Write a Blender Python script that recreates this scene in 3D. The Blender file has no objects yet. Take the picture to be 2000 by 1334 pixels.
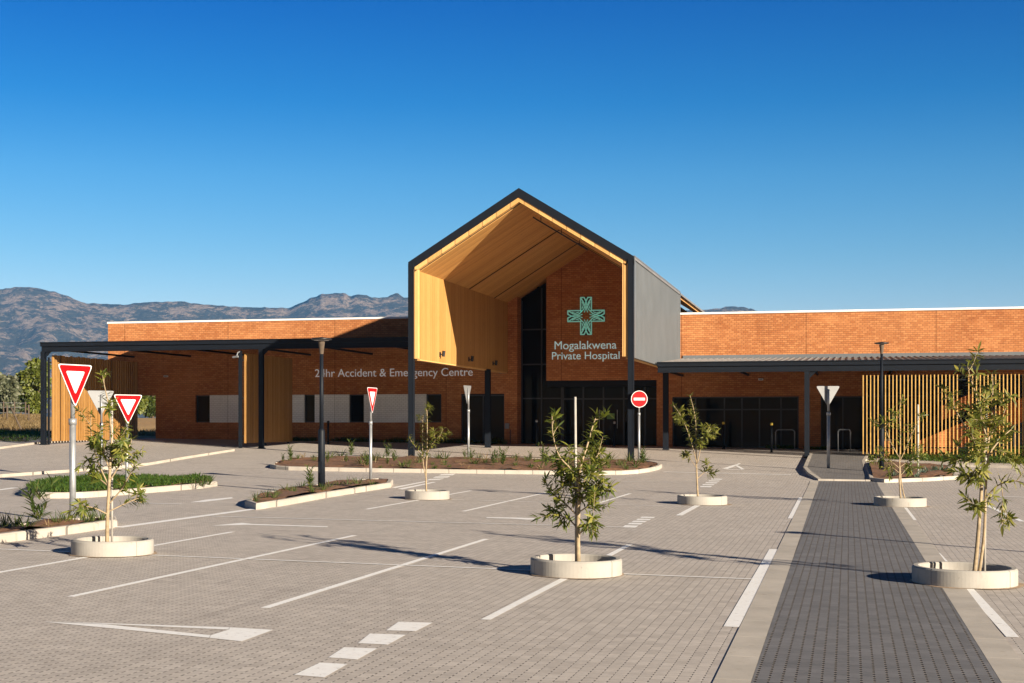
import bpy, bmesh, math, random
from mathutils import Vector, Matrix, noise
R = math.radians
C = bpy.context.scene.collection
sc = bpy.context.scene

# ------------------------------------------------------------------ camera
TH = R(13.3); F = 2777.8; HZ = 828.0; CH = 2.0          # yaw, focal length and horizon in photo pixels, eye height
S, K = math.sin(TH), math.cos(TH)
cam_d = bpy.data.cameras.new('camera'); cam = bpy.data.objects.new('camera', cam_d); C.objects.link(cam)
cam.location = (0, 0, CH); cam.rotation_euler = (R(90), 0, TH)
cam_d.sensor_width = 36; cam_d.lens = F/2000*36; cam_d.shift_y = (HZ-667)/2000
cam_d.clip_start = .5; cam_d.clip_end = 9000
sc.camera = cam

# ------------------------------------------------------------------ light
SUN_EL = R(16.0)
to_sun = Vector((.82*math.cos(SUN_EL), -.572*math.cos(SUN_EL), math.sin(SUN_EL))).normalized()
sl = bpy.data.lights.new('sun', 'SUN'); sl.energy = 5.0; sl.angle = R(.5); sl.color = (1, .875, .70)
so = bpy.data.objects.new('sun', sl); C.objects.link(so)
so.rotation_euler = (-to_sun).to_track_quat('-Z', 'Y').to_euler(); so.location = (30, -30, 30)
w = bpy.data.worlds.new('World'); sc.world = w; w.use_nodes = True
nt = w.node_tree; nt.nodes.clear()
sky = nt.nodes.new('ShaderNodeTexSky'); sky.sky_type = 'NISHITA'; sky.sun_disc = False
sky.sun_elevation = SUN_EL; sky.sun_rotation = math.atan2(to_sun.x, to_sun.y)
sky.altitude = 1100; sky.air_density = 1.0; sky.dust_density = 0; sky.ozone_density = 4.0
hs = nt.nodes.new('ShaderNodeHueSaturation'); hs.inputs['Saturation'].default_value = 1.25; hs.inputs['Value'].default_value = 1.0
bg = nt.nodes.new('ShaderNodeBackground'); bg.inputs['Strength'].default_value = .075
wo = nt.nodes.new('ShaderNodeOutputWorld')
# deepen the blue with height above the horizon, as the clear dry air of the photograph shows it
tcw = nt.nodes.new('ShaderNodeTexCoord'); sxw = nt.nodes.new('ShaderNodeSeparateXYZ'); rw = nt.nodes.new('ShaderNodeValToRGB'); mw = nt.nodes.new('ShaderNodeMix'); mw.data_type = 'RGBA'; mw.blend_type = 'MULTIPLY'; mw.inputs[0].default_value = 1
STOPS = [(0,(1.6,.94,.70)), (.06,(1.45,.89,.71)), (.117,(1.02,.80,.69)), (.17,(.68,.72,.70)), (.22,(.20,.55,.67)), (.285,(.0,.38,.63)), (.42,(.01,.17,.34)), (.65,(.06,.10,.17))]
while len(rw.color_ramp.elements) < len(STOPS): rw.color_ramp.elements.new(.5)
for e_, (p_, c_) in zip(rw.color_ramp.elements, STOPS): e_.position = p_; e_.color = (*c_, 1)
nt.links.new(tcw.outputs['Generated'], sxw.inputs[0]); nt.links.new(sxw.outputs[2], rw.inputs[0]); nt.links.new(rw.outputs[0], mw.inputs[7]); nt.links.new(hs.outputs[0], mw.inputs[6])
# the low sky round the sun is damped, so that shade stays as deep as in the photograph
dw = nt.nodes.new('ShaderNodeVectorMath'); dw.operation = 'DOT_PRODUCT'; dw.inputs[1].default_value = Vector((to_sun.x, to_sun.y, 0)).normalized()
qw = nt.nodes.new('ShaderNodeMapRange'); qw.interpolation_type = 'SMOOTHSTEP'; qw.inputs[1].default_value = -.25; qw.inputs[2].default_value = .7; qw.inputs[3].default_value = 1; qw.inputs[4].default_value = .38
m2 = nt.nodes.new('ShaderNodeVectorMath'); m2.operation = 'SCALE'
nt.links.new(tcw.outputs['Generated'], dw.inputs[0]); nt.links.new(dw.outputs['Value'], qw.inputs[0]); nt.links.new(mw.outputs[2], m2.inputs[0]); nt.links.new(qw.outputs[0], m2.inputs['Scale'])
nt.links.new(sky.outputs[0], hs.inputs['Color']); nt.links.new(m2.outputs[0], bg.inputs[0]); nt.links.new(bg.outputs[0], wo.inputs[0])
sc.view_settings.view_transform = 'Standard'; sc.view_settings.look = 'None'
sc.view_settings.exposure = 1.22; sc.view_settings.gamma = 1

# ------------------------------------------------------------------ places: ground shape and measured points
YB0, YB1, XB0, XB1 = 48.0, 76.0, -80.0, 60.0
def gz(x, y):
    return -.012*min(max(x, XB0), XB1) + .0267*min(max(y-YB0, 0), YB1-YB0)
def sm(t): t = min(1, max(0, t)); return t*t*(3-2*t)
def bank(x, y): return gz(x, y) + 1.05*sm((y-83)/20)*sm((-42.3-x)/2.5) + .06*noise.noise(Vector((x*.4,y*.4,1)))*sm((y-68.5)/3) - .02*(1-sm((y-67.6)/1))
def G(px, py, dz=0.):                                    # ground point seen at a photo pixel
    u = (px-1000)/F; v = (HZ-py)/F
    dx, dy = u*K - S, u*S + K
    lo, hi = 3., 400.
    for _ in range(60):
        m = (lo+hi)/2
        if CH + v*m > gz(dx*m, dy*m)+dz: lo = m
        else: hi = m
    return Vector((dx*lo, dy*lo, gz(dx*lo, dy*lo)+dz))
def PX(px, Y):                                           # X on the plane Y = const
    u = (px-1000)/F
    return Y*(u*K-S)/(K+u*S)
def PZ(px, py, Y):
    X = PX(px, Y); d = -X*S + Y*K
    return CH + (HZ-py)*d/F
def depth(p): return -p[0]*S + p[1]*K
RIGHT = Vector((K, S, 0)); FWD = Vector((-S, K, 0))

# ------------------------------------------------------------------ mesh building
class MB:
    def __init__(s): s.v = []; s.f = []; s.uv = None
    def add(s, vs, fs):
        b = len(s.v); s.v += [tuple(q) for q in vs]; s.f += [tuple(i+b for i in f) for f in fs]
    def box(s, x0, x1, y0, y1, z0, z1):
        if x1 < x0: x0, x1 = x1, x0
        vs = [(x0,y0,z0),(x1,y0,z0),(x1,y1,z0),(x0,y1,z0),(x0,y0,z1),(x1,y0,z1),(x1,y1,z1),(x0,y1,z1)]
        s.add(vs, [(0,3,2,1),(4,5,6,7),(0,1,5,4),(1,2,6,5),(2,3,7,6),(3,0,4,7)])
    def prism_y(s, pts, y0, y1):                         # polygon in (x,z), counter-clockwise seen from -Y, extruded along Y
        n = len(pts)
        s.add([(x,y0,z) for x,z in pts]+[(x,y1,z) for x,z in pts],
              [tuple(range(n)), tuple(range(2*n-1, n-1, -1))]+[((i+1)%n, i, i+n, (i+1)%n+n) for i in range(n)])
    def prism_z(s, pts, z0, z1):                         # polygon in (x,y); z0,z1 numbers or functions
        n = len(pts); f0 = z0 if callable(z0) else (lambda x,y: z0); f1 = z1 if callable(z1) else (lambda x,y: z1)
        s.add([(x,y,f0(x,y)) for x,y in pts]+[(x,y,f1(x,y)) for x,y in pts],
              [tuple(range(n-1,-1,-1)), tuple(range(n, 2*n))]+[(i, (i+1)%n, (i+1)%n+n, i+n) for i in range(n)])
    def tube(s, pts, rad, n=8, cap=True):
        pts = [Vector(p) for p in pts]
        if not isinstance(rad, (list, tuple)): rad = [rad]*len(pts)
        t0 = (pts[1]-pts[0]).normalized()
        up = Vector((0,0,1)) if abs(t0.z) < .9 else Vector((1,0,0))
        a = t0.cross(up).normalized(); rings = []
        for i, p in enumerate(pts):
            t = (pts[min(i+1,len(pts)-1)]-pts[max(i-1,0)])
            if t.length < 1e-9: t = t0
            t.normalize(); a = (a - t*a.dot(t)).normalized(); b = t.cross(a)
            rings.append([p + (a*math.cos(2*math.pi*k/n)+b*math.sin(2*math.pi*k/n))*rad[i] for k in range(n)])
        vs = [q for r in rings for q in r]; fs = []
        for i in range(len(pts)-1):
            for k in range(n): fs.append((i*n+k, i*n+(k+1)%n, (i+1)*n+(k+1)%n, (i+1)*n+k))
        if cap: fs += [tuple(range(n-1,-1,-1)), tuple(range((len(pts)-1)*n, len(pts)*n))]
        s.add(vs, fs)
    def lathe(s, prof, c=(0,0,0), n=24):                 # (r,z) profile round a vertical axis
        vs = []; fs = []; m = len(prof)
        for r, z in prof:
            for k in range(n):
                a = 2*math.pi*k/n; vs.append((c[0]+r*math.cos(a), c[1]+r*math.sin(a), c[2]+z))
        for i in range(m-1):
            for k in range(n): fs.append((i*n+k, i*n+(k+1)%n, (i+1)*n+(k+1)%n, (i+1)*n+k))
        s.add(vs, fs)
    def leaf(s, p, d, side, L, W, bend=.3, fold=.25):    # a curved lance-shaped blade
        d = d.normalized(); side = (side - d*side.dot(d))
        if side.length < 1e-4: side = d.orthogonal()
        side.normalize(); nrm = side.cross(d)
        P = []; prof = (.25, 1., .8, 0.)
        for i, wd in enumerate(prof):
            t = i/3
            c = p + d*(L*t) - nrm*(bend*L*t*t)*(1 if nrm.z > 0 else -1)
            if wd == 0: P.append([c])
            else: P.append([c - side*W*wd/2 + nrm*fold*W*wd/2, c, c + side*W*wd/2 + nrm*fold*W*wd/2])
        b = len(s.v)
        for r in P: s.v += [tuple(q) for q in r]
        for i in range(2):
            o = b+i*3
            s.f += [(o,o+1,o+4,o+3), (o+1,o+2,o+5,o+4)]
        o = b+6; s.f += [(o,o+1,o+3), (o+1,o+2,o+3)]
    def build(s, name, mat, parent=None, smooth=False, kind=None, bevel=0, loc=None):
        me = bpy.data.meshes.new(name)
        off = Vector((0,0,0))
        if parent is not None and loc is None:
            q = parent
            while q is not None: off += q.location; q = q.parent
        if loc is not None: off = Vector(loc)
        me.from_pydata([(x-off.x, y-off.y, z-off.z) for x,y,z in s.v], [], s.f)
        me.validate(); me.materials.append(mat)
        if smooth:
            me.polygons.foreach_set('use_smooth', [True]*len(me.polygons))
        o = bpy.data.objects.new(name, me); C.objects.link(o)
        if parent is not None: o.parent = parent
        if loc is not None and parent is None: o.location = loc
        if bevel:
            m = o.modifiers.new('edge', 'BEVEL'); m.width = bevel; m.segments = 2; m.limit_method = 'ANGLE'
        if kind: o['kind'] = kind
        return o
def tag(o, label, cat, group=None, kind=None):
    o['label'] = label; o['category'] = cat
    if group: o['group'] = group
    if kind: o['kind'] = kind
    return o
def thing(name, label, cat, loc, group=None, kind=None, rz=0):
    o = bpy.data.objects.new(name, None); C.objects.link(o); o.location = loc; o.rotation_euler = (0,0,rz)
    o.empty_display_size = .2
    return tag(o, label, cat, group, kind)
def copy_tree(o, parent=None):
    c = o.copy(); C.objects.link(c)
    if parent is not None: c.parent = parent
    for ch in list(o.children): copy_tree(ch, c)
    return c
def cut_ground(bm):
    for co, no in (((0,YB0,0),(0,1,0)), ((0,YB1,0),(0,1,0)), ((XB0,0,0),(1,0,0)), ((XB1,0,0),(1,0,0))):
        bmesh.ops.bisect_plane(bm, geom=bm.verts[:]+bm.edges[:]+bm.faces[:], plane_co=co, plane_no=no)
def sheet(name, polys, dz, mat, kind='structure', parent=None):
    bm = bmesh.new()
    for poly in polys:
        vs = [bm.verts.new((p[0],p[1],0)) for p in poly]
        f = bm.faces.new(vs); f.normal_update()
        if f.normal.z < 0: f.normal_flip()
    cut_ground(bm)
    bmesh.ops.triangulate(bm, faces=bm.faces[:])
    for v in bm.verts: v.co.z = gz(v.co.x, v.co.y)+dz
    me = bpy.data.meshes.new(name); bm.to_mesh(me); bm.free(); me.materials.append(mat)
    o = bpy.data.objects.new(name, me); C.objects.link(o)
    if kind: o['kind'] = kind
    if parent: 
        o.parent = parent; o.matrix_parent_inverse = Matrix.Translation(-parent.location)
    return o

# ------------------------------------------------------------------ materials
def mat(name):
    m = bpy.data.materials.new(name); m.use_nodes = True
    n = m.node_tree; b = n.nodes['Principled BSDF']
    return m, n, b
def N(n, t, **kw):
    x = n.nodes.new(t)
    for k, v in kw.items():
        if k in x.inputs: x.inputs[k].default_value = v
        else: setattr(x, k, v)
    return x
def pos(n): return N(n, 'ShaderNodeNewGeometry').outputs['Position']
def mapv(n, src, scale=(1,1,1), rot=(0,0,0)):
    m = N(n, 'ShaderNodeMapping'); m.inputs['Scale'].default_value = scale; m.inputs['Rotation'].default_value = rot
    n.links.new(src, m.inputs['Vector']); return m.outputs[0]
def noise_t(n, src, scale, detail=4, rough=.6):
    t = N(n, 'ShaderNodeTexNoise'); t.inputs['Scale'].default_value = scale; t.inputs['Detail'].default_value = detail; t.inputs['Roughness'].default_value = rough
    n.links.new(src, t.inputs['Vector']); return t.outputs['Fac']
def ramp(n, fac, stops):
    r = N(n, 'ShaderNodeValToRGB'); e = r.color_ramp.elements
    while len(e) < len(stops): e.new(.5)
    for i, (p, c) in enumerate(stops): e[i].position = p; e[i].color = (*c, 1) if len(c) == 3 else c
    n.links.new(fac, r.inputs[0]); return r.outputs[0]
def mix(n, fac, a, b, mode='MIX'):
    m = N(n, 'ShaderNodeMix', data_type='RGBA', blend_type=mode)
    for sock, val in ((m.inputs[0], fac), (m.inputs[6], a), (m.inputs[7], b)):
        if isinstance(val, (int, float)): sock.default_value = val
        elif isinstance(val, tuple): sock.default_value = (*val, 1)
        else: n.links.new(val, sock)
    return m.outputs[2]
def mth(n, op, a, b=None, c=None):
    m = N(n, 'ShaderNodeMath', operation=op)
    for i, v in enumerate((a, b, c)):
        if v is None: continue
        if isinstance(v, (int, float)): m.inputs[i].default_value = v
        else: n.links.new(v, m.inputs[i])
    return m.outputs[0]
def bump(n, b, h, strength=.3, dist=.01):
    m = N(n, 'ShaderNodeBump'); m.inputs['Strength'].default_value = strength; m.inputs['Distance'].default_value = dist
    n.links.new(h, m.inputs['Height']); n.links.new(m.outputs[0], b.inputs['Normal'])
def simple(name, col, rough=.6, metal=0, var=.15, scale=3., spec=.5):
    m, n, b = mat(name)
    f = noise_t(n, pos(n), scale)
    lo = tuple(c*(1-var) for c in col); hi = tuple(min(1, c*(1+var)) for c in col)
    n.links.new(ramp(n, f, [(.3, lo), (.7, hi)]), b.inputs['Base Color'])
    b.inputs['Roughness'].default_value = rough; b.inputs['Metallic'].default_value = metal; b.inputs['Specular IOR Level'].default_value = spec
    return m
def paving(name, lo, hi, joint, bright, jw=.448):
    m, n, b = mat(name); p = pos(n)
    sx = N(n, 'ShaderNodeSeparateXYZ'); n.links.new(p, sx.inputs[0])
    cv = N(n, 'ShaderNodeCombineXYZ'); n.links.new(sx.outputs[1], cv.inputs[0]); n.links.new(sx.outputs[0], cv.inputs[1])
    br = N(n, 'ShaderNodeTexBrick'); br.offset = .5
    br.inputs['Scale'].default_value = 1; br.inputs['Brick Width'].default_value = .2; br.inputs['Row Height'].default_value = .1
    br.inputs['Mortar Size'].default_value = .0035; br.inputs['Mortar Smooth'].default_value = .2
    br.inputs['Color1'].default_value = (0,0,0,1); br.inputs['Color2'].default_value = (1,1,1,1); br.inputs['Mortar'].default_value = (.5,.5,.5,1)
    n.links.new(cv.outputs[0], br.inputs['Vector'])
    f1 = noise_t(n, p, .35, 5); f2 = noise_t(n, p, 18, 4); f3 = noise_t(n, mapv(n, p, (.5,3,1)), 1.2, 5)
    base = ramp(n, f1, [(.3, lo), (.7, hi)])
    base = mix(n, .55, base, ramp(n, br.outputs['Color'], [(0, tuple(c*.82 for c in lo)), (1, tuple(min(1,c*1.12) for c in hi))]))
    base = mix(n, .35, base, ramp(n, f2, [(.3, tuple(c*.7 for c in lo)), (.72, hi)]))
    base = mix(n, .25, base, ramp(n, f3, [(.35, tuple(c*.75 for c in lo)), (.65, hi)]))
    # open joints along the rows, broken up by the spacer nibs of the blocks
    row = mth(n, 'ABSOLUTE', mth(n, 'SUBTRACT', mth(n, 'FRACT', mth(n, 'MULTIPLY', sx.outputs[0], 10.)), .5))
    wob = mth(n, 'MULTIPLY', mth(n, 'SUBTRACT', noise_t(n, p, 9, 2), .5), .08)
    inj = mth(n, 'GREATER_THAN', mth(n, 'ADD', row, wob), jw)
    dash = mth(n, 'FRACT', mth(n, 'ADD', mth(n, 'MULTIPLY', sx.outputs[1], 10.), mth(n, 'MULTIPLY', noise_t(n, p, 3, 2), .6)))
    dk = mth(n, 'MULTIPLY', inj, mth(n, 'LESS_THAN', dash, .58)); lt = mth(n, 'MULTIPLY', inj, mth(n, 'GREATER_THAN', dash, .62))
    base = mix(n, mth(n, 'MULTIPLY', br.outputs['Fac'], .45), base, joint)
    base = mix(n, mth(n, 'MULTIPLY', dk, .9), base, joint)
    base = mix(n, mth(n, 'MULTIPLY', lt, .55), base, bright)
    s1 = noise_t(n, p, .9, 6, .7); s2 = noise_t(n, mapv(n, p, (2.2,.18,1)), 1.0, 5, .6)
    base = mix(n, ramp(n, s1, [(.60, (0,0,0)), (.78, (.42,.42,.42))]), base, tuple(c*.45 for c in lo))
    base = mix(n, ramp(n, s2, [(.58, (0,0,0)), (.75, (.30,.30,.30))]), base, tuple(c*.55 for c in lo))
    n.links.new(base, b.inputs['Base Color']); b.inputs['Roughness'].default_value = .82; b.inputs['Specular IOR Level'].default_value = .3
    h = mth(n, 'SUBTRACT', mth(n, 'MULTIPLY', f2, .35), mth(n, 'ADD', mth(n, 'MULTIPLY', br.outputs['Fac'], .4), dk))
    bump(n, b, h, .5, .006)
    return m
def brickwork(name, c1, c2, mortar, dark):
    m, n, b = mat(name); p = pos(n)
    sx = N(n, 'ShaderNodeSeparateXYZ'); n.links.new(p, sx.inputs[0])
    cv = N(n, 'ShaderNodeCombineXYZ'); n.links.new(mth(n, 'ADD', sx.outputs[0], sx.outputs[1]), cv.inputs[0]); n.links.new(sx.outputs[2], cv.inputs[1])
    br = N(n, 'ShaderNodeTexBrick'); br.offset = .5; br.squash = 1
    br.inputs['Scale'].default_value = 1; br.inputs['Brick Width'].default_value = .235; br.inputs['Row Height'].default_value = .105
    br.inputs['Mortar Size'].default_value = .011; br.inputs['Mortar Smooth'].default_value = .1; br.inputs['Bias'].default_value = -.1
    br.inputs['Color1'].default_value = (*c1,1); br.inputs['Color2'].default_value = (*c2,1); br.inputs['Mortar'].default_value = (*mortar,1)
    n.links.new(cv.outputs[0], br.inputs['Vector'])
    f = noise_t(n, mapv(n, cv.outputs[0], (.9, 9, 1)), 1.1, 5, .65); f2 = noise_t(n, p, .25, 3)
    col = mix(n, ramp(n, f, [(.56, (0,0,0)), (.72, (.8,.8,.8))]), br.outputs['Color'], dark)
    col = mix(n, .35, col, ramp(n, f2, [(.3, c1), (.7, c2)]))
    st = noise_t(n, mapv(n, cv.outputs[0], (3.2,.22,1)), 1.0, 5, .62); bt = noise_t(n, mapv(n, cv.outputs[0], (.35,1.3,1)), 1.0, 4, .6)
    col = mix(n, ramp(n, st, [(.55, (0,0,0)), (.78, (.45,.45,.45))]), col, tuple(q*.55 for q in c1))
    col = mix(n, ramp(n, bt, [(.52, (0,0,0)), (.72, (.35,.35,.35))]), col, tuple(min(1,q*1.25) for q in c2))
    mj = mth(n, 'GREATER_THAN', mth(n, 'ABSOLUTE', mth(n, 'SUBTRACT', mth(n, 'FRACT', mth(n, 'MULTIPLY', mth(n, 'ADD', sx.outputs[0], 2.1), 1/6.4)), .5)), .4978)
    col = mix(n, mth(n, 'MULTIPLY', mj, .75), col, tuple(q*.4 for q in dark))
    n.links.new(col, b.inputs['Base Color']); b.inputs['Roughness'].default_value = .85; b.inputs['Specular IOR Level'].default_value = .25
    bump(n, b, mth(n, 'MULTIPLY', br.outputs['Fac'], -1), .6, .012)
    return m
def timber(name, c1, c2, axis, width=.14):               # boards counted along axis, grain across it
    m, n, b = mat(name); p = pos(n)
    sx = N(n, 'ShaderNodeSeparateXYZ'); n.links.new(p, sx.inputs[0])
    t = mth(n, 'MULTIPLY', sx.outputs[axis], 1/width)
    wn = N(n, 'ShaderNodeTexWhiteNoise', noise_dimensions='1D'); n.links.new(mth(n, 'FLOOR', t), wn.inputs['W'])
    scl = [1.2, 1.2, 1.2]; scl[axis] = 14
    off = N(n, 'ShaderNodeVectorMath', operation='ADD'); n.links.new(p, off.inputs[0])
    cb = N(n, 'ShaderNodeCombineXYZ'); n.links.new(mth(n, 'MULTIPLY', wn.outputs[0], 37.), cb.inputs[2 if axis != 2 else 0]); n.links.new(cb.outputs[0], off.inputs[1])
    g = noise_t(n, mapv(n, off.outputs[0], tuple(scl)), 1.6, 6, .65)
    knots = N(n, 'ShaderNodeTexVoronoi'); knots.inputs['Scale'].default_value = 1.1; n.links.new(mapv(n, off.outputs[0], (1,1,.6)), knots.inputs['Vector'])
    kf = ramp(n, knots.outputs['Distance'], [(.03, (1,1,1)), (.075, (0,0,0))])
    col = ramp(n, mth(n, 'ADD', mth(n, 'MULTIPLY', g, .7), mth(n, 'MULTIPLY', wn.outputs[0], .3)), [(.28, c1), (.72, c2)])
    col = mix(n, mth(n, 'MULTIPLY', kf, .5), col, tuple(c*.35 for c in c1))
    fr = mth(n, 'ABSOLUTE', mth(n, 'SUBTRACT', mth(n, 'FRACT', t), .5))
    gap = mth(n, 'GREATER_THAN', fr, .47)
    col = mix(n, mth(n, 'MULTIPLY', gap, .75), col, tuple(c*.25 for c in c1))
    n.links.new(col, b.inputs['Base Color']); b.inputs['Roughness'].default_value = .5; b.inputs['Specular IOR Level'].default_value = .35
    bump(n, b, mth(n, 'ADD', mth(n, 'MULTIPLY', g, .15), mth(n, 'MULTIPLY', gap, -1)), .5, .01)
    return m
def leafy(name, cols, trans=.3, rough=.5):
    m, n, b = mat(name)
    g = N(n, 'ShaderNodeNewGeometry')
    c = ramp(n, g.outputs['Random Per Island'], [(i/max(1,len(cols)-1), q) for i, q in enumerate(cols)])
    n.links.new(c, b.inputs['Base Color']); b.inputs['Roughness'].default_value = rough; b.inputs['Specular IOR Level'].default_value = .4
    tr = N(n, 'ShaderNodeBsdfTranslucent'); n.links.new(mix(n, .5, c, (.25,.3,.03)), tr.inputs[0])
    mx = N(n, 'ShaderNodeMixShader'); mx.inputs[0].default_value = trans
    n.links.new(b.outputs[0], mx.inputs[1]); n.links.new(tr.outputs[0], mx.inputs[2]); n.links.new(mx.outputs[0], n.nodes['Material Output'].inputs[0])
    return m
def concrete(name, col, joints=False):
    m, n, b = mat(name); p = pos(n)
    f = noise_t(n, p, 1.5, 6); f2 = noise_t(n, p, 40, 3); f3 = noise_t(n, mapv(n, p, (4,4,1)), 2.2, 4)
    c = ramp(n, f, [(.3, tuple(q*.82 for q in col)), (.7, tuple(min(1,q*1.1) for q in col))])
    c = mix(n, ramp(n, f3, [(.6, (0,0,0)), (.75, (.45,.45,.45))]), c, (col[0]*.5, col[1]*.42, col[2]*.34))
    c = mix(n, ramp(n, f2, [(.66, (0,0,0)), (.72, (.5,.5,.5))]), c, tuple(q*.4 for q in col))
    if joints:
        sx = N(n, 'ShaderNodeSeparateXYZ'); n.links.new(p, sx.inputs[0])
        jj = mth(n, 'GREATER_THAN', mth(n, 'ABSOLUTE', mth(n, 'SUBTRACT', mth(n, 'FRACT', mth(n, 'ADD', mth(n, 'MULTIPLY', sx.outputs[0], .95), mth(n, 'MULTIPLY', sx.outputs[1], .33))), .5)), .487)
        c = mix(n, mth(n, 'MULTIPLY', jj, .8), c, tuple(q*.25 for q in col))
    n.links.new(c, b.inputs['Base Color']); b.inputs['Roughness'].default_value = .85; b.inputs['Specular IOR Level'].default_value = .3
    bump(n, b, f2, .25, .004); return m
def glassy():
    m, n, b = mat('dark_glass')
    b.inputs['Base Color'].default_value = (.006,.007,.008,1); b.inputs['Roughness'].default_value = .03; b.inputs['Specular IOR Level'].default_value = .10
    f = noise_t(n, pos(n), .6, 2); bump(n, b, f, .02, .02); return m

M = {}
M['paver'] = paving('grey_block_paving', (.42,.372,.332), (.56,.505,.455), (.05,.045,.04), (.74,.68,.61))
M['path'] = paving('charcoal_block_paving', (.122,.121,.127), (.200,.195,.200), (.008,.007,.006), (.33,.28,.23), .40)
M['path2'] = paving('mid_grey_block_paving', (.15,.14,.135), (.215,.20,.19), (.03,.03,.03), (.36,.32,.28))
M['kerb'] = concrete('pale_concrete', (.44,.395,.34), True)
M['edging'] = concrete('grey_concrete_edging', (.46,.415,.36))
M['ring'] = concrete('planter_concrete', (.36,.338,.305))
def paint():
    m, n, b = mat('road_paint'); p = pos(n)
    f = noise_t(n, p, 14, 5, .7)
    n.links.new(ramp(n, f, [(.30, (.42,.38,.33)), (.40, (.86,.84,.81)), (.7, (.93,.92,.89))]), b.inputs['Base Color']); b.inputs['Roughness'].default_value = .6
    return m
M['paint'] = paint()
M['brick'] = brickwork('orange_brick', (.34,.115,.038), (.54,.236,.092), (.13,.055,.022), (.13,.040,.014))
M['white_brick'] = brickwork('white_painted_brick', (.78,.78,.79), (.86,.86,.87), (.45,.45,.46), (.66,.66,.67))
M['wood_v'] = timber('vertical_timber_boards', (.40,.20,.055), (.55,.31,.105), 1)
M['wood_c'] = timber('ceiling_timber_boards', (.45,.215,.060), (.66,.36,.115), 1, .16)
M['wood_x'] = timber('timber_trim', (.52,.28,.09), (.72,.43,.16), 0, .6)
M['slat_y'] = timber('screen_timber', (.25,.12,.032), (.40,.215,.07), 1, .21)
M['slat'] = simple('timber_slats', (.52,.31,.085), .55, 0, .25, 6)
M['steel'] = simple('charcoal_painted_steel', (.007,.0095,.0145), .55, 0, .15, 3., .2)
M['frame'] = simple('window_frame_grey', (.028,.031,.036), .5, 0, .1, 2)
M['clad'] = simple('grey_metal_cladding', (.165,.175,.185), .42, .25, .08, .6)
M['roofm'] = simple('grey_metal_roofing', (.22,.21,.205), .55, .2, .15, 1)
M['glass'] = glassy()
M['black'] = simple('black_metal', (.012,.012,.013), .45)
M['gap'] = simple('shadow_gap_black', (.006,.006,.006), .9)
M['galv'] = simple('galvanised_steel', (.34,.35,.36), .42, .5, .15, 8)
M['signback'] = simple('sign_back_grey', (.22,.225,.23), .5, .3, .08, 3)
M['red'] = simple('sign_red', (.50,.004,.006), .55, 0, .04, 3., .12)
M['white'] = simple('sign_white', (.66,.66,.66), .5, 0, .03, 3., .2)
M['coping'] = simple('white_coping', (.80,.78,.75), .5, 0, .05)
M['letter'] = simple('pale_grey_letters', (.90,.90,.92), .45, 0, .03)
M['letter2'] = simple('pale_teal_letters', (.72,.96,1.0), .45, 0, .05)
M['teal'] = simple('teal_metal', (.42,.92,.86), .45, 0, .12, 4)
for k_, c_, e_ in (('letter',(.85,.85,.9),.05), ('letter2',(.6,.95,1.0),.09), ('teal',(.12,.62,.52),.09)):   # faint glow added so letters and emblem stay bright in the shade
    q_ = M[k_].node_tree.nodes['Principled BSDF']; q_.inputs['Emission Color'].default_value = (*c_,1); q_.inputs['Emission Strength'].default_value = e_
M['yellow'] = simple('yellow_cap', (.75,.52,.06), .5)
M['soil'] = simple('red_brown_soil', (.16,.075,.035), .95, 0, .55, 9)
M['soil2'] = simple('gravelly_soil', (.26,.18,.11), .95, 0, .5, 22)
M['sand'] = simple('sandy_grit', (.33,.235,.155), .95, 0, .5, 25)
M['bark'] = simple('pale_bark', (.30,.225,.135), .8, 0, .3, 14)
M['bark2'] = simple('dark_bark', (.09,.065,.045), .9, 0, .3, 6)
M['stake'] = simple('pale_stake', (.36,.335,.30), .7, 0, .15, 12)
M['leaf'] = leafy('young_tree_leaves', [(.045,.070,.012), (.10,.13,.022), (.17,.185,.028), (.27,.25,.045)], .38)
M['leaf_y'] = leafy('yellow_green_leaves', [(.07,.085,.014), (.16,.165,.03), (.27,.24,.05)], .35)
M['leaf_dry'] = leafy('dry_leaves', [(.22,.15,.07), (.34,.25,.13)], .3)
M['tuft'] = leafy('tufted_leaves', [(.035,.070,.016), (.07,.11,.024), (.15,.15,.05)], .3)
M['agave'] = leafy('grey_green_leaves', [(.07,.11,.075), (.13,.17,.12)], .15)
M['grass'] = leafy('green_grass', [(.028,.075,.010), (.06,.12,.015), (.10,.14,.03)], .3)
M['crown'] = leafy('tree_foliage', [(.020,.034,.008), (.045,.065,.012), (.085,.100,.018)], .25)
M['crown2'] = leafy('sunny_tree_foliage', [(.05,.07,.010), (.10,.12,.018), (.16,.17,.03)], .25)
M['crown3'] = leafy('grey_green_foliage', [(.05,.06,.035), (.09,.10,.055), (.13,.13,.08)], .2)
M['interior'] = simple('white_plastic', (.7,.7,.7), .5)

# ------------------------------------------------------------------ ground, roads, paths
def field_mat():
    m, n, b = mat('dry_veld'); p = pos(n)
    f = noise_t(n, p, .12, 6); f2 = noise_t(n, p, 2.5, 5)
    c = ramp(n, f, [(.35, (.30,.17,.065)), (.55, (.36,.22,.085)), (.7, (.16,.15,.05))])
    c = mix(n, .4, c, ramp(n, f2, [(.3, (.16,.10,.045)), (.7, (.42,.28,.12))]))
    n.links.new(c, b.inputs['Base Color']); b.inputs['Roughness'].default_value = .95; bump(n, b, f2, .8, .1); return m
M['field'] = field_mat()
FAR = 7800
sheet('ground', [[(-FAR,-300),(FAR,-300),(FAR,FAR),(-FAR,FAR)]], -.012, M['field'])
sheet('parking_lot', [[(-75,-6),(45,-6),(45,74.48),(-52,74.48),(-52,66.2),(-75,64.5)]], 0, M['paver'])

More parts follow.
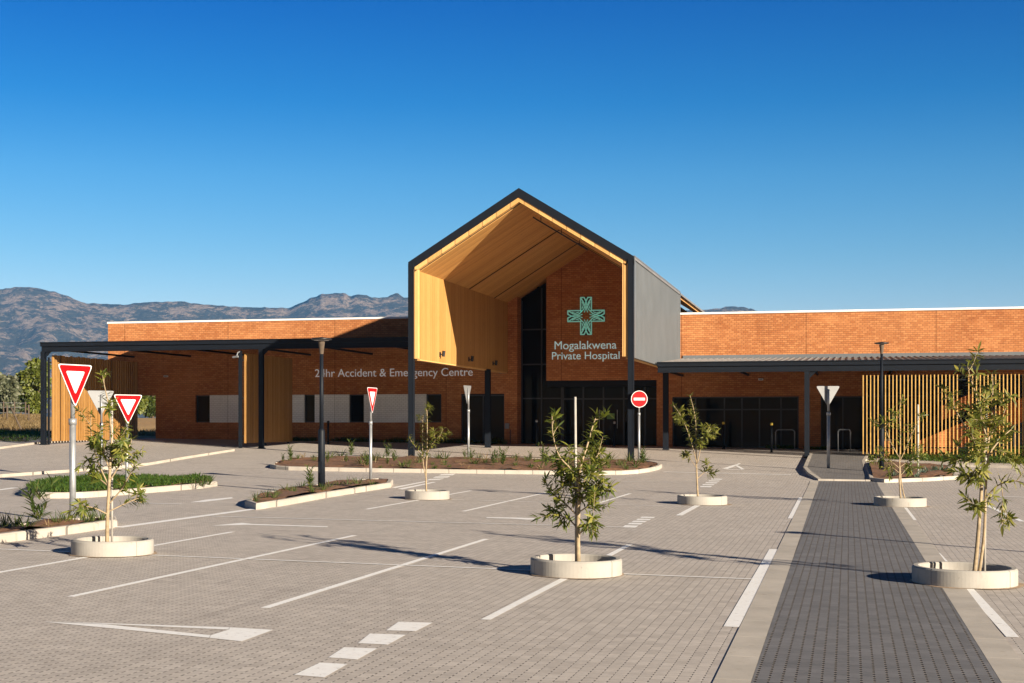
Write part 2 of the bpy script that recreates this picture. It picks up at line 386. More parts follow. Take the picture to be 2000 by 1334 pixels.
pl0, pl1 = G(1467,1334), G(1599,940); pr0, pr1 = G(1955,1334), G(1712,940)
def ext(a, b, t): return a + (b-a)*t
def band(a, b, w0, w1):                                   # strip to the side of line a-b, w along X
    return [(a.x+w0, a.y), (b.x+w0, b.y), (b.x+w1, b.y), (a.x+w1, a.y)]
L0, L1 = ext(pl0, pl1, -.35), pl1; R0, R1 = ext(pr0, pr1, -.35), pr1
tag(sheet('walkway', [[L0, L1, R1, R0]], .006, M['path']), 'charcoal block paved walkway running up to the hospital', 'walkway')
kb = MB()
for a, b, s in ((L0, L1, -1), (R0, R1, 1)):
    n = 46
    for i in range(n):                                     # one-metre edging blocks with fine joints
        p0, p1 = ext(a, b, i/n+.00006), ext(a, b, (i+1)/n-.00006)
        x0, x1 = (p0.x, p1.x); wq = .285*s
        q = [(x0+.003*s,p0.y), (x0+wq,p0.y), (x1+wq,p1.y), (x1+.003*s,p1.y)]
        if s < 0: q = q[::-1]
        kb.prism_z(q, lambda x,y: gz(x,y)-.05, lambda x,y: gz(x,y)+.007)
tag(kb.build('edging_strip', M['edging'], kind='structure'), 'pale concrete edging blocks along both sides of charcoal walkway', 'kerb')

# ------------------------------------------------------------------ painted markings
n_mark = 0
def quad_marks(name, label, quads, cat='road marking'):
    return tag(sheet(name, [[G(*p) for p in q] for q in quads], .0045, M['paint']), label, cat)
def line_quad(p, q, wd):
    a, b = G(*p), G(*q); d = (b-a); d.z = 0; d.normalize(); s = Vector((-d.y, d.x, 0))*wd/2
    return [a+s, b+s, b-s, a-s]
def line_mark(label, p, q, wd=.1, name='parking_line'):
    return tag(sheet(name, [line_quad(p, q, wd)], .0045 if name == 'parking_line' else .008, M['paint']), label, 'road marking')
for lab, p, q, wd in [
    ('white bay line left of the middle of the near parking row', (137,1166), (693,1046), .10),
    ('white bay line ending left of the nearest central tree ring', (517,1188), (950,1053), .10),
    ('white bay line running under the nearest central tree ring', (948,1211), (1230,1064), .10),
    ('white bay line running under the left tree ring', (-60,1128.5), (455,1039), .10),
    ('broad white line beside the walkway edging, nearest one', (1428,1225), (1512,1073), .15),
    ('short white line beside the walkway edging, farther one', (1546,1013), (1566,972), .16),
    ('white line under the tree ring right of the walkway', (1828,1080), (1978,1245), .12),
    ('short white line right of the walkway below far ring', (1764,988), (1785,1016), .12),
    ('white bay line at right edge beyond the slender tree', (1925,986), (1997,1019), .12),
    ('white bay line under the small ring with sparse sapling', (715,995), (920,958.5), .10),
    ('white bay line in second row behind middle tree, left one', (905,999), (1068,962), .10),
    ('white bay line in second row behind middle tree, right one', (1158,986), (1231,964), .10),
    ('short white bay line in front of ring right of centre', (1326,1007), (1372,982), .14)]:
    line_mark(lab, p, q, wd)
for lab, p, q, wd in [
    ('thin white cross line joining the near bays', (-20,1072.5), (1472,1132), .08),
    ('thin white cross line joining the second row of bays', (413,1009), (1216,1030), .09),
    ('thin white cross line far across the lot', (1188,940.5), (1325,942), .12),
    ('thin white line across the drive by the walkway', (1296,922), (1545,927.5), .22),
    ('faint white cross line behind the middle tree', (880,976), (1330,990), .07),
    ('faint white line left behind the grass island', (265,983), (355,985), .12),
    ('white line at right edge near second ring', (1945,970), (2020,972), .2)]:
    line_mark(lab, p, q, wd, 'cross_line')
quad_marks('direction_arrow', 'large white hollow painted arrow at lower left of lot', [
    [(85,1214),(448,1226),(446,1230.5),(206,1219.5)], [(85,1215.2),(204,1220),(411,1241.5),(408,1246.5)],
    [(449,1226),(534,1231),(472,1253.5),(409,1246.6),(412,1241.4),(447,1230.6)]])
quad_marks('direction_arrow', 'white painted arrow between the left tree ring and middle bays', [[(412,1027.3),(473,1021.3),(492,1023.6),(640,1028.3),(640,1029.9),(484,1025.4)]])
quad_marks('direction_arrow', 'white painted arrow half hidden behind the middle tree', [[(950,1010.5),(1000,1011),(1032,1012),(1068,1014.5),(1030,1015.5),(1000,1013.5),(950,1012)]])
quad_marks('direction_arrow', 'white painted arrow beyond the left grass island edge', [[(371,981.5),(400,976.5),(452,971.5),(456,973.5),(400,980.5)]])
quad_marks('direction_arrow', 'white triangular painted arrow on drive left of walkway kerb', [[(1410,915.5),(1437,907),(1444,905),(1447,905.5),(1440,908.5),(1455,917),(1448,917),(1437,910.2),(1421,916)], [(1421,916.2),(1448,917.1),(1453,917.8),(1412,916.8)]])
quad_marks('dashed_line', 'row of white painted squares across lower foreground', [
    [(778.5,1215),(845,1217),(812,1233.5),(754,1232)], [(722.5,1238),(793,1240.5),(757.5,1260),(699,1257)],
    [(672,1265),(737,1267.5),(698,1289),(641,1285)], [(625,1295),(679,1298),(633.5,1324),(574,1319)]])
quad_marks('dashed_line', 'short row of white bars right of the middle tree', [
    [(1221,1026),(1247,1027),(1241,1031),(1215,1030.3)], [(1230,1021.3),(1256,1022),(1251,1025),(1225,1024.4)],
    [(1238,1017.2),(1264,1018),(1259,1020.6),(1233,1020)], [(1246,1013.3),(1272,1014),(1268,1016.4),(1242,1016)], [(1254,1009.3),(1280,1010),(1276,1012.3),(1250,1011.8)]])
quad_marks('dashed_line', 'short row of white bars behind ring right of centre', [
    [(1390,935),(1411,935.3),(1409,937),(1388,936.7)], [(1385,938.6),(1406,939),(1404,940.6),(1383,940.3)],
    [(1379,942),(1402,942.5),(1399,944.5),(1377,944)], [(1373,945.6),(1396,946),(1393,948),(1371,947.5)], [(1369,949.3),(1391,949.7),(1388,952),(1366,951.5)]])
quad_marks('dashed_line', 'white bars in front of long island near sapling ring', [
    [(862,926.5),(890,925.5),(884,928.5),(856,929)], [(851,930.8),(880,930),(874,933),(845,933.6)], [(840,935.5),(868,934.6),(858,937.5),(832,938.5)],
    [(765,952),(832,939.6),(838,940.2),(772,953.6)], [(776,955),(846,941.4),(852,942),(786,956.3)]])
line_mark('pale edge line joining the two long kerbed islands', (229,1031), (525,991), .22, 'edge_line')
line_mark('pale edge line at far left of drive', (-10,958.5), (30,953), .2, 'edge_line')

# ------------------------------------------------------------------ kerbed islands
def offset(poly, d):
    n = len(poly); A = sum(poly[i][0]*poly[(i+1)%n][1]-poly[(i+1)%n][0]*poly[i][1] for i in range(n)); sg = 1 if A > 0 else -1
    out = []
    for i in range(n):
        a, b, c = Vector(poly[i-1][:2]), Vector(poly[i][:2]), Vector(poly[(i+1)%n][:2])
        e1 = (b-a).normalized(); e2 = (c-b).normalized()
        n1 = Vector((-e1.y, e1.x))*sg; n2 = Vector((-e2.y, e2.x))*sg
        m = (n1+n2); m = m/max(.35, m.length_squared/2)/1.0
        out.append((b.x+m.x*d, b.y+m.y*d))
    return out
def roundpoly(poly, it=2):
    for _ in range(it):
        q = []
        n = len(poly)
        for i in range(n):
            a, b = Vector(poly[i][:2]), Vector(poly[(i+1)%n][:2])
            q += [tuple(a*.75+b*.25), tuple(a*.25+b*.75)]
        poly = q
    return poly
def inside(p, poly):
    c = False; n = len(poly)
    for i in range(n):
        x0, y0 = poly[i][:2]; x1, y1 = poly[(i+1)%n][:2]
        if (y0 > p[1]) != (y1 > p[1]) and p[0] < (x1-x0)*(p[1]-y0)/(y1-y0)+x0: c = not c
    return c
def island(px, label, kw=.16, kh=.14, soil='soil', smooth=1, mound=.1):
    poly = [tuple(G(*p)[:2]) for p in px]
    A = sum(poly[i][0]*poly[(i+1)%len(poly)][1]-poly[(i+1)%len(poly)][0]*poly[i][1] for i in range(len(poly)))
    if A < 0: poly = poly[::-1]
    if smooth: poly = roundpoly(poly, smooth)
    cx = sum(p[0] for p in poly)/len(poly); cy = sum(p[1] for p in poly)/len(poly)
    root = thing('planting_island', label, 'planting island', (cx, cy, gz(cx, cy)), kind='structure')
    inn = offset(poly, kw); top_o = offset(poly, .03)
    k = MB(); n = len(poly)
    rings = [(poly, -.05), (poly, kh-.03), (top_o, kh), (offset(poly, kw-.02), kh), (inn, kh-.03), (inn, -.05)]
    vs = [(x, y, gz(x,y)+h) for pts, h in rings for x, y in pts]; fs = []
    for r in range(len(rings)-1):
        for i in range(n): fs.append((r*n+i, r*n+(i+1)%n, (r+1)*n+(i+1)%n, (r+1)*n+i))
    k.add(vs, fs); k.build('kerb', M['kerb'], root)
    s = bmesh.new(); vv = [s.verts.new((x, y, 0)) for x, y in offset(poly, kw-.01)]
    s.faces.new(vv); bmesh.ops.triangulate(s, faces=s.faces[:])
    bmesh.ops.subdivide_edges(s, edges=s.edges[:], cuts=5, use_grid_fill=True)
    edge = [Vector(p) for p in inn]
    for v in s.verts:
        dd = min((Vector(v.co[:2])-e).length for e in edge)
        h = kh-.05 + mound*min(1, dd/.9) + .05*noise.noise(Vector((v.co.x*1.7, v.co.y*1.7, 3)))*min(1, dd/.3)
        v.co.z = gz(v.co.x, v.co.y)+h
    me = bpy.data.meshes.new('soil')
    for v in s.verts: v.co -= root.location
    s.to_mesh(me); s.free(); me.materials.append(M[soil]); o = bpy.data.objects.new('soil', me); C.objects.link(o); o.parent = root
    return root, inn
isl1, in1 = island([(-150,1088),(0,1061),(140,1043),(229,1030),(226,1021),(140,1026),(0,1040),(-150,1058)], 'long kerbed planting strip running off at left around yield sign', smooth=0)
isl2, in2 = island([(35,967),(60,972),(110,974),(180,972),(300,962),(428,951),(415,944),(330,940),(220,941),(120,948),(60,957)], 'curved kerbed island filled with green grass at left')
isl3, in3 = island([(478,989),(500,996),(560,987),(640,972),(764,952),(768,945),(740,942),(690,946),(600,957),(520,971),(484,982)], 'narrow kerbed island with lamp post and spiky plants', smooth=0)
isl4, in4 = island([(522,913),(545,918),(620,920),(780,923),(1000,926),(1200,928),(1260,924),(1296,915),(1285,908),(1240,904),(1000,901),(800,899),(640,897),(560,902)], 'long curved kerbed island in front of the gabled entrance')
isl5, in5 = island([(1689,906),(1697,939.5),(1727,943),(1811,940),(1872,936),(1861,921),(1853,913),(1790,910)], 'small kerbed bed with grey green plants right of walkway', smooth=0, kh=.12)

# raised pavement at the end of the walkway
pav = [G(*p) for p in [(1582,888),(1569,918),(1578,929),(1598,938.5),(1700,940.5),(1690,905),(1702,880)]]
pr = thing('pavement', 'raised grey paved pavement with kerb at end of walkway', 'pavement', pav[0], kind='structure')
poly = [tuple(p[:2]) for p in pav]; 
if sum(poly[i][0]*poly[(i+1)%7][1]-poly[(i+1)%7][0]*poly[i][1] for i in range(7)) < 0: poly = poly[::-1]
inn = offset(poly, .14)
pm = MB(); n = 7
yf = min(p_[1] for p_ in poly)+1.2
def ph(y, h): return h if h < 0 or y > yf else h-.065
vs = [(x,y,gz(x,y)+ph(y,h)) for pts,h in ((poly,-.05),(poly,.12),(inn,.12),(inn,-.05)) for x,y in pts]
pm.add(vs, [(r*n+i, r*n+(i+1)%n, (r+1)*n+(i+1)%n, (r+1)*n+i) for r in range(3) for i in range(n)]); pm.build('kerb', M['kerb'], pr)
pm = MB(); pm.prism_z(inn, lambda x,y: gz(x,y)-.02, lambda x,y: gz(x,y)+ph(y,.115)); pm.build('paving', M['path2'], pr)

def kerb_line(label, pts, wd=.16, kh=.1, name='kerb'):
    P = [G(*p) for p in pts]; k = MB()
    for i in range(len(P)-1):
        a, b = P[i], P[i+1]; d = (b-a); d.z = 0; d.normalize(); s = Vector((-d.y, d.x, 0))*wd/2
        q = [tuple((a-s)[:2]), tuple((b-s)[:2]), tuple((b+s)[:2]), tuple((a+s)[:2])]
        k.prism_z(q, lambda x,y: gz(x,y)-.05, lambda x,y: gz(x,y)+kh)
    return tag(k.build(name, M['kerb'], kind='structure'), label, 'kerb')
kerb_line('pale kerb curving across the drive at left', [(-40,936),(0,932),(160,920.5),(285,909),(360,896),(455,881)])
kerb_line('pale kerb by dry field at far left', [(-60,884),(0,876.5),(75,866.5),(180,861)])
kerb_line('pale kerb edging the far road at right', [(1862,911),(1935,913),(2060,917)])

# ------------------------------------------------------------------ hospital building
YW = 74.5; TOP = 7.78
XA, XP0, XP1 = PX(211, YW), PX(262, YW), PX(304, YW)
XG0, XG1 = -18.26, -8.58                                   # gable outer faces
XM = (XG0+XG1)/2; EAVE, APEX = 8.88, 11.86
SL = (APEX-EAVE)/((XG1-XG0)/2)
def zr(x, off=0.): return APEX - SL*abs(x-XM) - off
hosp = thing('hospital_building', 'long orange brick hospital building with flat parapets behind the gabled entrance', 'hospital', (-14, 80, .8))
def zb(x): return gz(x, YW)-.15
WB0, WB1 = 2.08, 3.63
xs = {k: PX(k, YW) for k in (382,410,472,549,594,615,682,711,832,862,900,985,1010)}
T = .35
def wallbox(mb, x0, x1, z0, z1, y0=YW, t=T): mb.box(x0, x1, y0, y0+t, z0, z1)
wl = MB()
XS0 = PX(1010, YW)
wallbox(wl, XA, XP0, zb(XA)-.3, 3.62)
wallbox(wl, XA, XG0+.4, WB1, TOP)
for a, b in ((XP1, xs[382]), (xs[472], xs[549]), (xs[862], xs[900]), (xs[985], XS0)): wallbox(wl, a, b, WB0, WB1)
wallbox(wl, XP1, xs[900], -.3, WB0); wallbox(wl, xs[985], XS0, -.3, WB0)
wallbox(wl, XG0+.4, XS0, WB1, 9.0)
wl.box(XS0-.002, XS0-.35, YW+T, YW+1.0, -.3, 9.2)
wl.build('wall', M['brick'], hosp)['label'] = 'brick front wall of the left wing'
bk = MB()
XBK = -22.
bk.box(XBK, XBK+.35, YW+T, 108, -.3, 7.2); bk.box(XBK+.35, 24, 107.6, 108, -.3, 7.2)
bk.box(23.6, 24, YW+T, 107.6, -.3, 7.2)
bk.build('wall', M['brick'], hosp)['label'] = 'brick side and rear walls'
rf = MB(); rf.box(XBK+.36, XG0, YW+T+.01, 107.58, 6.9, 7.15); rf.box(XG1, 23.58, YW+T+.01, 107.58, 6.9, 7.15); rf.build('roof', M['roofm'], hosp)
# right wing
XR0 = -9.05; xd0, xd1 = PX(1313, YW), PX(1560, YW); xo0, xo1 = PX(1603, YW), PX(2080, YW)
XRE = 24
DT = 3.42
wr = MB()
xoM = PX(1690, YW); D2 = 4.45
wallbox(wr, XG1-.2, xoM, DT, TOP-.06); wallbox(wr, xoM, xo1, D2, TOP-.06); wallbox(wr, xo1, XRE, DT, TOP-.06); wallbox(wr, -9.8, xd0, -.6, DT); wallbox(wr, xd1, xo0, -.6, DT); wallbox(wr, xo1, XRE, -.9, DT)
wallbox(wr, -9.8, XG1-.2, DT, zr(-9.8, .62))
wr.build('wall', M['brick'], hosp)['label'] = 'brick front wall of the right wing'
# tall brick slab with the name
XSL = PX(1067, YW); sb = MB()
sb.prism_y([(XSL,4.32), (-9.801,4.32), (-9.801,zr(-9.801,.6)), (XM,APEX-.6), (XSL,zr(XSL,.6))], YW+.01, YW+.9)
sb.build('wall', M['brick'], hosp)['label'] = 'tall brick slab above the entrance doors'
cp = MB(); cp.box(XA-.04, XG0-.02, YW-.05, YW+T+.05, TOP, TOP+.10); cp.build('coping', M['coping'], hosp)
cp = MB(); cp.box(XG1+.02, XRE, YW-.05, YW+T+.05, TOP-.06, TOP+.04); cp.build('coping', M['coping'], hosp)
def window(x0, x1, z0, z1, y, mull=(), trans=(), name='window', fw=.06, deep=.1):
    f = MB()
    f.box(x0, x0+fw, y, y+deep, z0, z1); f.box(x1-fw, x1, y, y+deep, z0, z1)
    f.box(x0+fw, x1-fw, y, y+deep, z1-fw, z1); f.box(x0+fw, x1-fw, y, y+deep, z0, z0+fw)
    cuts = sorted(mull)
    for m_ in cuts: f.box(m_-fw/2, m_+fw/2, y+.003, y+deep, z0+fw, z1-fw)
    seg = [x0+fw]+[c for m_ in cuts for c in (m_-fw/2, m_+fw/2)]+[x1-fw]
    for t_ in trans:
        for i in range(0, len(seg), 2): f.box(seg[i], seg[i+1], y+.003, y+deep, t_-fw/2, t_+fw/2)
    o = f.build(name, M['frame'], hosp)
    p = MB(); p.add([(x0+.02,y+.06,z0+.02),(x1-.02,y+.06,z0+.02),(x1-.02,y+.06,z1-.02),(x0+.02,y+.06,z1-.02)], [(0,1,2,3)])
    p.build('pane', M['glass'], o)
    return o
for a, b in ((382,410), (594,615), (682,711), (832,862)):
    window(xs[a], xs[b], WB0, WB1, YW+.12)
for a, b in ((410,472), (549,594), (615,682), (711,832)):
    q = MB(); q.box(xs[a]+.002, xs[b]-.002, YW-.03, YW+.3, WB0+.002, WB1-.002); q.build('white_panel', M['white_brick'], hosp)
window(xs[900], xs[985], gz(xs[900],YW)-.1, WB1-.06, YW+.15, ((xs[900]+xs[985])/2,), (), 'glass_door')
fl = MB(); fl.box(xs[900], xs[985], YW+.1, YW+.3, WB1-.055, WB1); fl.build('lintel', M['steel'], hosp)
# entrance glazing behind the slab
XE = -9.8; gb = gz(-13.5, 75)-.12
mid = MB()
GY = YW+.95
def slot_glass():
    f = MB(); y = GY; xa, xb = XS0, XSL+.6
    for x in (xa, (xa+xb)/2, xb): f.box(x, x+.07, y, y+.1, gb, zr(x,.75))
    for z in (3.35, 5.2, 7.1): 
        f.box(xa+.07, (xa+xb)/2, y+.003, y+.1, z, z+.07); f.box((xa+xb)/2+.07, xb, y+.003, y+.1, z, z+.07)
    o = f.build('window', M['frame'], hosp); o['label'] = 'tall dark glazed slot beside the brick slab'
    p = MB(); p.add([(xa,y+.06,gb),(xb+.06,y+.06,gb),(xb+.06,y+.06,zr(xb,.62)),(xa,y+.06,zr(xa,.62))], [(0,1,2,3)]); p.build('pane', M['glass'], o)
slot_glass()
x0 = XSL+.68
window(x0, XE, gb, 4.33, GY, [x0+1.15, x0+2.25, x0+3.35, x0+4.5], (3.35,), 'glass_door', .08)
hb = MB(); hb.box(XSL, XE-.003, YW+.3, YW+.85, 3.98, 4.318); hb.build('lintel', M['steel'], hosp)
for px in (1171, 1206):
    h = MB(); xx = PX(px, GY); h.tube([(xx, GY-.06, gb+1.0), (xx, GY-.06, gb+2.0)], .018); h.build('door_handle', M['galv'], hosp)
# small green notice on the door
nb = MB(); xx = PX(1185, GY); nb.box(xx, xx+.42, GY+.03, GY+.045, gb+1.5, gb+1.8); nb.build('door_notice', simple('green_notice', (.10,.22,.05), .5), hosp)
window(xd0, xd1, gz(-6,YW)-.15, DT, YW+.15, [xd0+1.2, xd0+2.7, xd0+3.6, xd0+4.5, xd0+5.6], (2.75,), 'glass_door', .07)
window(xo0, xoM-.003, gz(-1,YW)-.2, DT, YW+.15, [xo0+1.1], (), 'window', .07)
window(xoM, xo1, gz(4,YW)-.3, D2, YW+.15, [xoM+1.8*i for i in range(1,7)], (3.42,), 'window', .07)
# main roof running back behind the entrance with its clerestory
cl = MB()
for s, X in ((-1, XG0+1.9), (1, XG1-1.9)):
    cl.box(X-.1, X+.1, YW+1.0, 96, 7.15, zr(X,.6))
cl.build('clerestory', M['glass'], hosp)
for i in range(5):
    y = 77+i*4.6; rb = MB(); rb.box(XG1-1.78, XG1-.3, y, y+.14, 8.1, 8.32); rb.build('rafter', M['wood_x'], hosp)

# ------------------------------------------------------------------ gabled entrance canopy
Y0 = 58.0
port = thing('entrance_canopy', 'tall gabled entrance canopy clad in grey metal and lined with golden timber', 'canopy', (XM, Y0, gz(XM, Y0)))
def gable_band(off0, off1, xl, xr, y0, y1, name, m, top=None):
    a = top if top is not None else off0
    mb = MB()
    mb.prism_y([(xl, zr(xl,off1)), (XM, APEX-off1), (XM, APEX-a), (xl, zr(xl,a))], y0, y1)
    mb.prism_y([(XM, APEX-off1), (xr, zr(xr,off1)), (xr, zr(xr,a)), (XM, APEX-a)], y0, y1)
    return mb.build(name, m, port)
gable_band(0, .10, XG0-.03, XG1+.03, Y0+.21, YW+.98, 'roof', M['roofm'])
hb = gable_band(0, .10, XG0-.03, XG1+.03, YW+.99, 96.5, 'roof', M['roofm']); hb.parent = hosp; hb.location = -(hosp.location - port.location)
hb = gable_band(.105, .30, XG0+.12, XG1-.12, YW+1.0, 96.2, 'soffit', M['wood_c']); hb.parent = hosp; hb.location = -(hosp.location - port.location)
gable_band(-.02, .36, XG0, XG1, Y0, Y0+.2, 'front_frame', M['steel'])
gable_band(.365, .56, XG0+.27, XG1-.29, Y0+.04, Y0+.30, 'timber_trim', M['wood_x'])
gable_band(.105, .58, XG0+.32, XG1-.32, Y0+.303, Y0+.36, 'shadow_gap', M['gap'])
gable_band(.12, .60, XG0+.26, XG1-.26, Y0+.37, YW+.9, 'timber_ceiling', M['wood_c'])
ZB = 4.78
ze = EAVE
mb = MB(); mb.box(XG0+.245, XG0+.42, Y0+.04, Y0+.30, ZB, zr(XG0+.42,.56)-.0); mb.build('timber_trim', M['wood_x'], port)
mb = MB(); mb.box(XG1-.47, XG1-.25, Y0+.04, Y0+.30, ZB, zr(XG1-.47,.56)); mb.build('timber_trim', M['wood_x'], port)
mb = MB(); mb.box(XG0+.16, XG0+.41, Y0+.37, YW-.02, ZB, zr(XG0+.41,.6)); mb.build('timber_wall', M['wood_v'], port)
mb = MB(); mb.box(XG1-.41, XG1-.16, Y0+.37, YW-.02, ZB, zr(XG1-.41,.6)); mb.build('timber_wall', M['wood_v'], port)
mb = MB(); mb.box(XG0+.2, XG0+.37, Y0+.302, Y0+.368, ZB+.01, 8.7); mb.build('shadow_gap', M['gap'], port)
mb = MB(); mb.box(XG1-.40, XG1-.2, Y0+.302, Y0+.368, ZB+.01, 8.7); mb.build('shadow_gap', M['gap'], port)
# black joints between the ceiling panels
for yj in (66.5, 71.5):
    j = MB(); t = .602
    j.prism_y([(XG0+.42, zr(XG0+.42,t+.03)), (XM, APEX-t-.03), (XM, APEX-t), (XG0+.42, zr(XG0+.42,t))], yj-.04, yj+.04)
    j.prism_y([(XM, APEX-t-.03), (XG1-.42, zr(XG1-.42,t+.03)), (XG1-.42, zr(XG1-.42,t)), (XM, APEX-t)], yj-.04, yj+.04)
    j.build('ceiling_joint', M['gap'], port)
for X, s in ((XG0, -1), (XG1, 1)):                          # ribbed side cladding
    c = MB(); xo = X; xi = X - s*.12
    c.box(min(xo-s*.03,xi), max(xo-s*.03,xi), Y0+.42, YW-.15, 4.74, EAVE-.02)
    y = Y0+.45
    while y < YW-.3:
        c.box(min(xo-s*.03,xo+s*.012), max(xo-s*.03,xo+s*.012), y, y+.045, 4.745, EAVE-.025); y += .385
    c.build('metal_cladding', M['clad'], port)
    e = MB(); e.box(min(X-s*.14,X+s*.02), max(X-s*.14,X+s*.02), Y0+.205, Y0+.415, 4.73, EAVE-.005); e.box(min(X-s*.14,X+s*.03), max(X-s*.14,X+s*.03), YW-.145, YW+.05, 4.73, EAVE-.005)
    e.box(min(X-s*.14,X+s*.03), max(X-s*.14,X+s*.03), Y0+.2, YW+.05, EAVE, EAVE+.06)
    e.build('edge_flashing', M['clad'], port)
    lg = MB(); lg.box(min(X-s*.16,X-s*.4), max(X-s*.16,X-s*.4), Y0+.4, YW-.1, ZB-.06, ZB-.003); lg.build('soffit', M['wood_x'], port)
def ibeam(mb, x, y, z0, z1, w=.24, d=.2, t=.03):
    mb.box(x-w/2, x+w/2, y-d/2, y-d/2+t, z0, z1); mb.box(x-w/2, x+w/2, y+d/2-t, y+d/2, z0, z1)
    mb.box(x-t, x+t, y-d/2+t, y+d/2-t, z0, z1)
def post(parent, x, y, z1, w=.24, d=.2, base=.34):
    g = gz(x, y); b = MB(); ibeam(b, x, y, g-.1, z1, w, d)
    o = b.build('post', M['steel'], parent)
    q = MB(); q.box(x-base/2, x+base/2, y-base/2, y+base/2, g-.02, g+.03)
    for sx_ in (-1,1):
        for sy_ in (-1,1): q.box(x+sx_*base*.36-.015, x+sx_*base*.36+.015, y+sy_*base*.36-.015, y+sy_*base*.36+.015, g+.03, g+.06)
    q.build('base_plate', M['steel'], o)
    return o
def shell_post(x):
    g = gz(x, Y0); b = MB()
    b.box(x-.12, x+.12, Y0-.02, Y0+.19, g-.1, EAVE-.08); b.box(x+.075, x+.115, Y0-.028, Y0-.021, g-.1, EAVE-.09); b.box(x-.115, x-.075, Y0-.028, Y0-.021, g-.1, EAVE-.09)
    return b.build('post', M['steel'], port)
shell_post(XG0+.12); shell_post(XG1-.12)
post(port, XG0+.45, 70.0, ZB, .27, .22); post(port, XG1-.25, 70.6, 4.72, .27, .22)
# fixtures
def spot(py, z, i):
    root = thing('wall_spotlight', ('black spotlight nearest the front on the timber wall', 'middle black spotlight on the timber wall', 'black spotlight deepest inside on the timber wall')[i], 'spotlight', (XG0+.41, py, z), 'spotlights on the timber wall')
    b = MB(); b.box(XG0+.412, XG0+.45, py-.07, py+.07, z-.1, z+.1); b.box(XG0+.45, XG0+.56, py-.02, py+.02, z-.02, z+.02); b.build('bracket', M['black'], root)
    h = MB(); c = Vector((XG0+.59, py, z+.03)); d = Vector((.12,0,.99)).normalized()
    h.tube([c-d*.13, c+d*.10, c+d*.13], [.07,.075,.08], 12); h.build('lamp_head', M['black'], root)
for i, (yy, zz) in enumerate(((61.4,5.12),(66.4,5.12),(71.2,5.12))): spot(yy, zz, i)
ll = thing('linear_light', 'slim black linear light hung under the right ceiling slope', 'light', (-12.1, 60, 10.4))
b = MB(); xa, xb = -13.25, -10.85
b.prism_y([(xa, zr(xa,.86)), (xb, zr(xb,.86)), (xb, zr(xb,.79)), (xa, zr(xa,.79))], 59.95, 60.05); b.build('light_bar', M['black'], ll)
for x in (-12.9, -12.0, -11.2):
    b = MB(); b.box(x-.015, x+.015, 59.98, 60.02, zr(x,.79), zr(x,.59)); b.build('hanger', M['black'], ll)

# ------------------------------------------------------------------ side canopies
def side_canopy(label, x0, x1, zt, zback, posts, ribs):
    root = thing('covered_walkway', label, 'canopy', ((x0+x1)/2, 65, gz((x0+x1)/2, 65)))
    b = MB(); b.box(x0, x1, 64.92, 65.12, zt-.22, zt); b.box(x0, x1, 64.88, 64.92, zt-.05, zt-.002); b.build('gutter', M['steel'], root, bevel=.012)
    b = MB(); b.box(x0+.03, x1-.03, 65.0, 65.06, zt-.465, zt-.225); b.box(x0+.03, x1-.03, 64.93, 65.12, zt-.49, zt-.466); b.build('fascia_beam', M['steel'], root)
    b = MB(); b.prism_z([(x0+.01,65.125),(x1-.01,65.125),(x1-.01,YW-.01),(x0+.01,YW-.01)], lambda x,y: zt-.10+(zback-zt+.06)*(y-65.12)/(YW-65.12), lambda x,y: zt-.04+(zback-zt+.06)*(y-65.12)/(YW-65.12))
    if ribs:
        x = x0+.1
        while x < x1-.1:
            zz = lambda y: zt-.04+(zback-zt+.06)*(y-65.12)/(YW-65.12)
            b.add([(x,65.13,zz(65.13)),(x+.05,65.13,zz(65.13)),(x+.05,YW-.02,zz(YW)),(x,YW-.02,zz(YW)),(x,65.13,zz(65.13)+.05),(x+.05,65.13,zz(65.13)+.05),(x+.05,YW-.02,zz(YW)+.05),(x,YW-.02,zz(YW)+.05)],
                  [(4,5,6,7),(0,1,5,4),(1,2,6,5),(2,3,7,6),(3,0,4,7)]); x += .30
    b.build('roof', M['roofm'], root)
    b = MB(); n = int((x1-x0)/4)+1
    for i in range(n+1):
        x = min(max(x0+i*(x1-x0)/n, x0+.1), x1-.1)
        b = MB(); b.box(x-.05, x+.05, 65.13, YW-.02, zt-.36, zt-.26); b.build('rafter', M['steel'], root)
    if ribs:
        b = MB(); b.box(x0+.12, x1, YW-.06, YW-.012, zback, zback+.22); b.build('flashing', M['clad'], root)
    for x in posts: 
        o = post(root, x, 65.03, zt-.495, .22, .22)
        br = MB(); br.prism_y([(x+.12, zt-.80),(x+.12,zt-.495),(x+.42,zt-.495)], 65.0, 65.05); br.build('bracket', M['steel'], o)
    return root
XCL = PX(80, 65)
side_canopy('long flat dark steel canopy along the left wing', XCL, XG0-.03, 6.16, 6.25, [XCL+.13, PX(510,65)], False)
side_canopy('dark steel canopy with ribbed roof along the right wing', XG1+.05, 16, 4.84, 5.36, [PX(1576,65), 7.9], True)

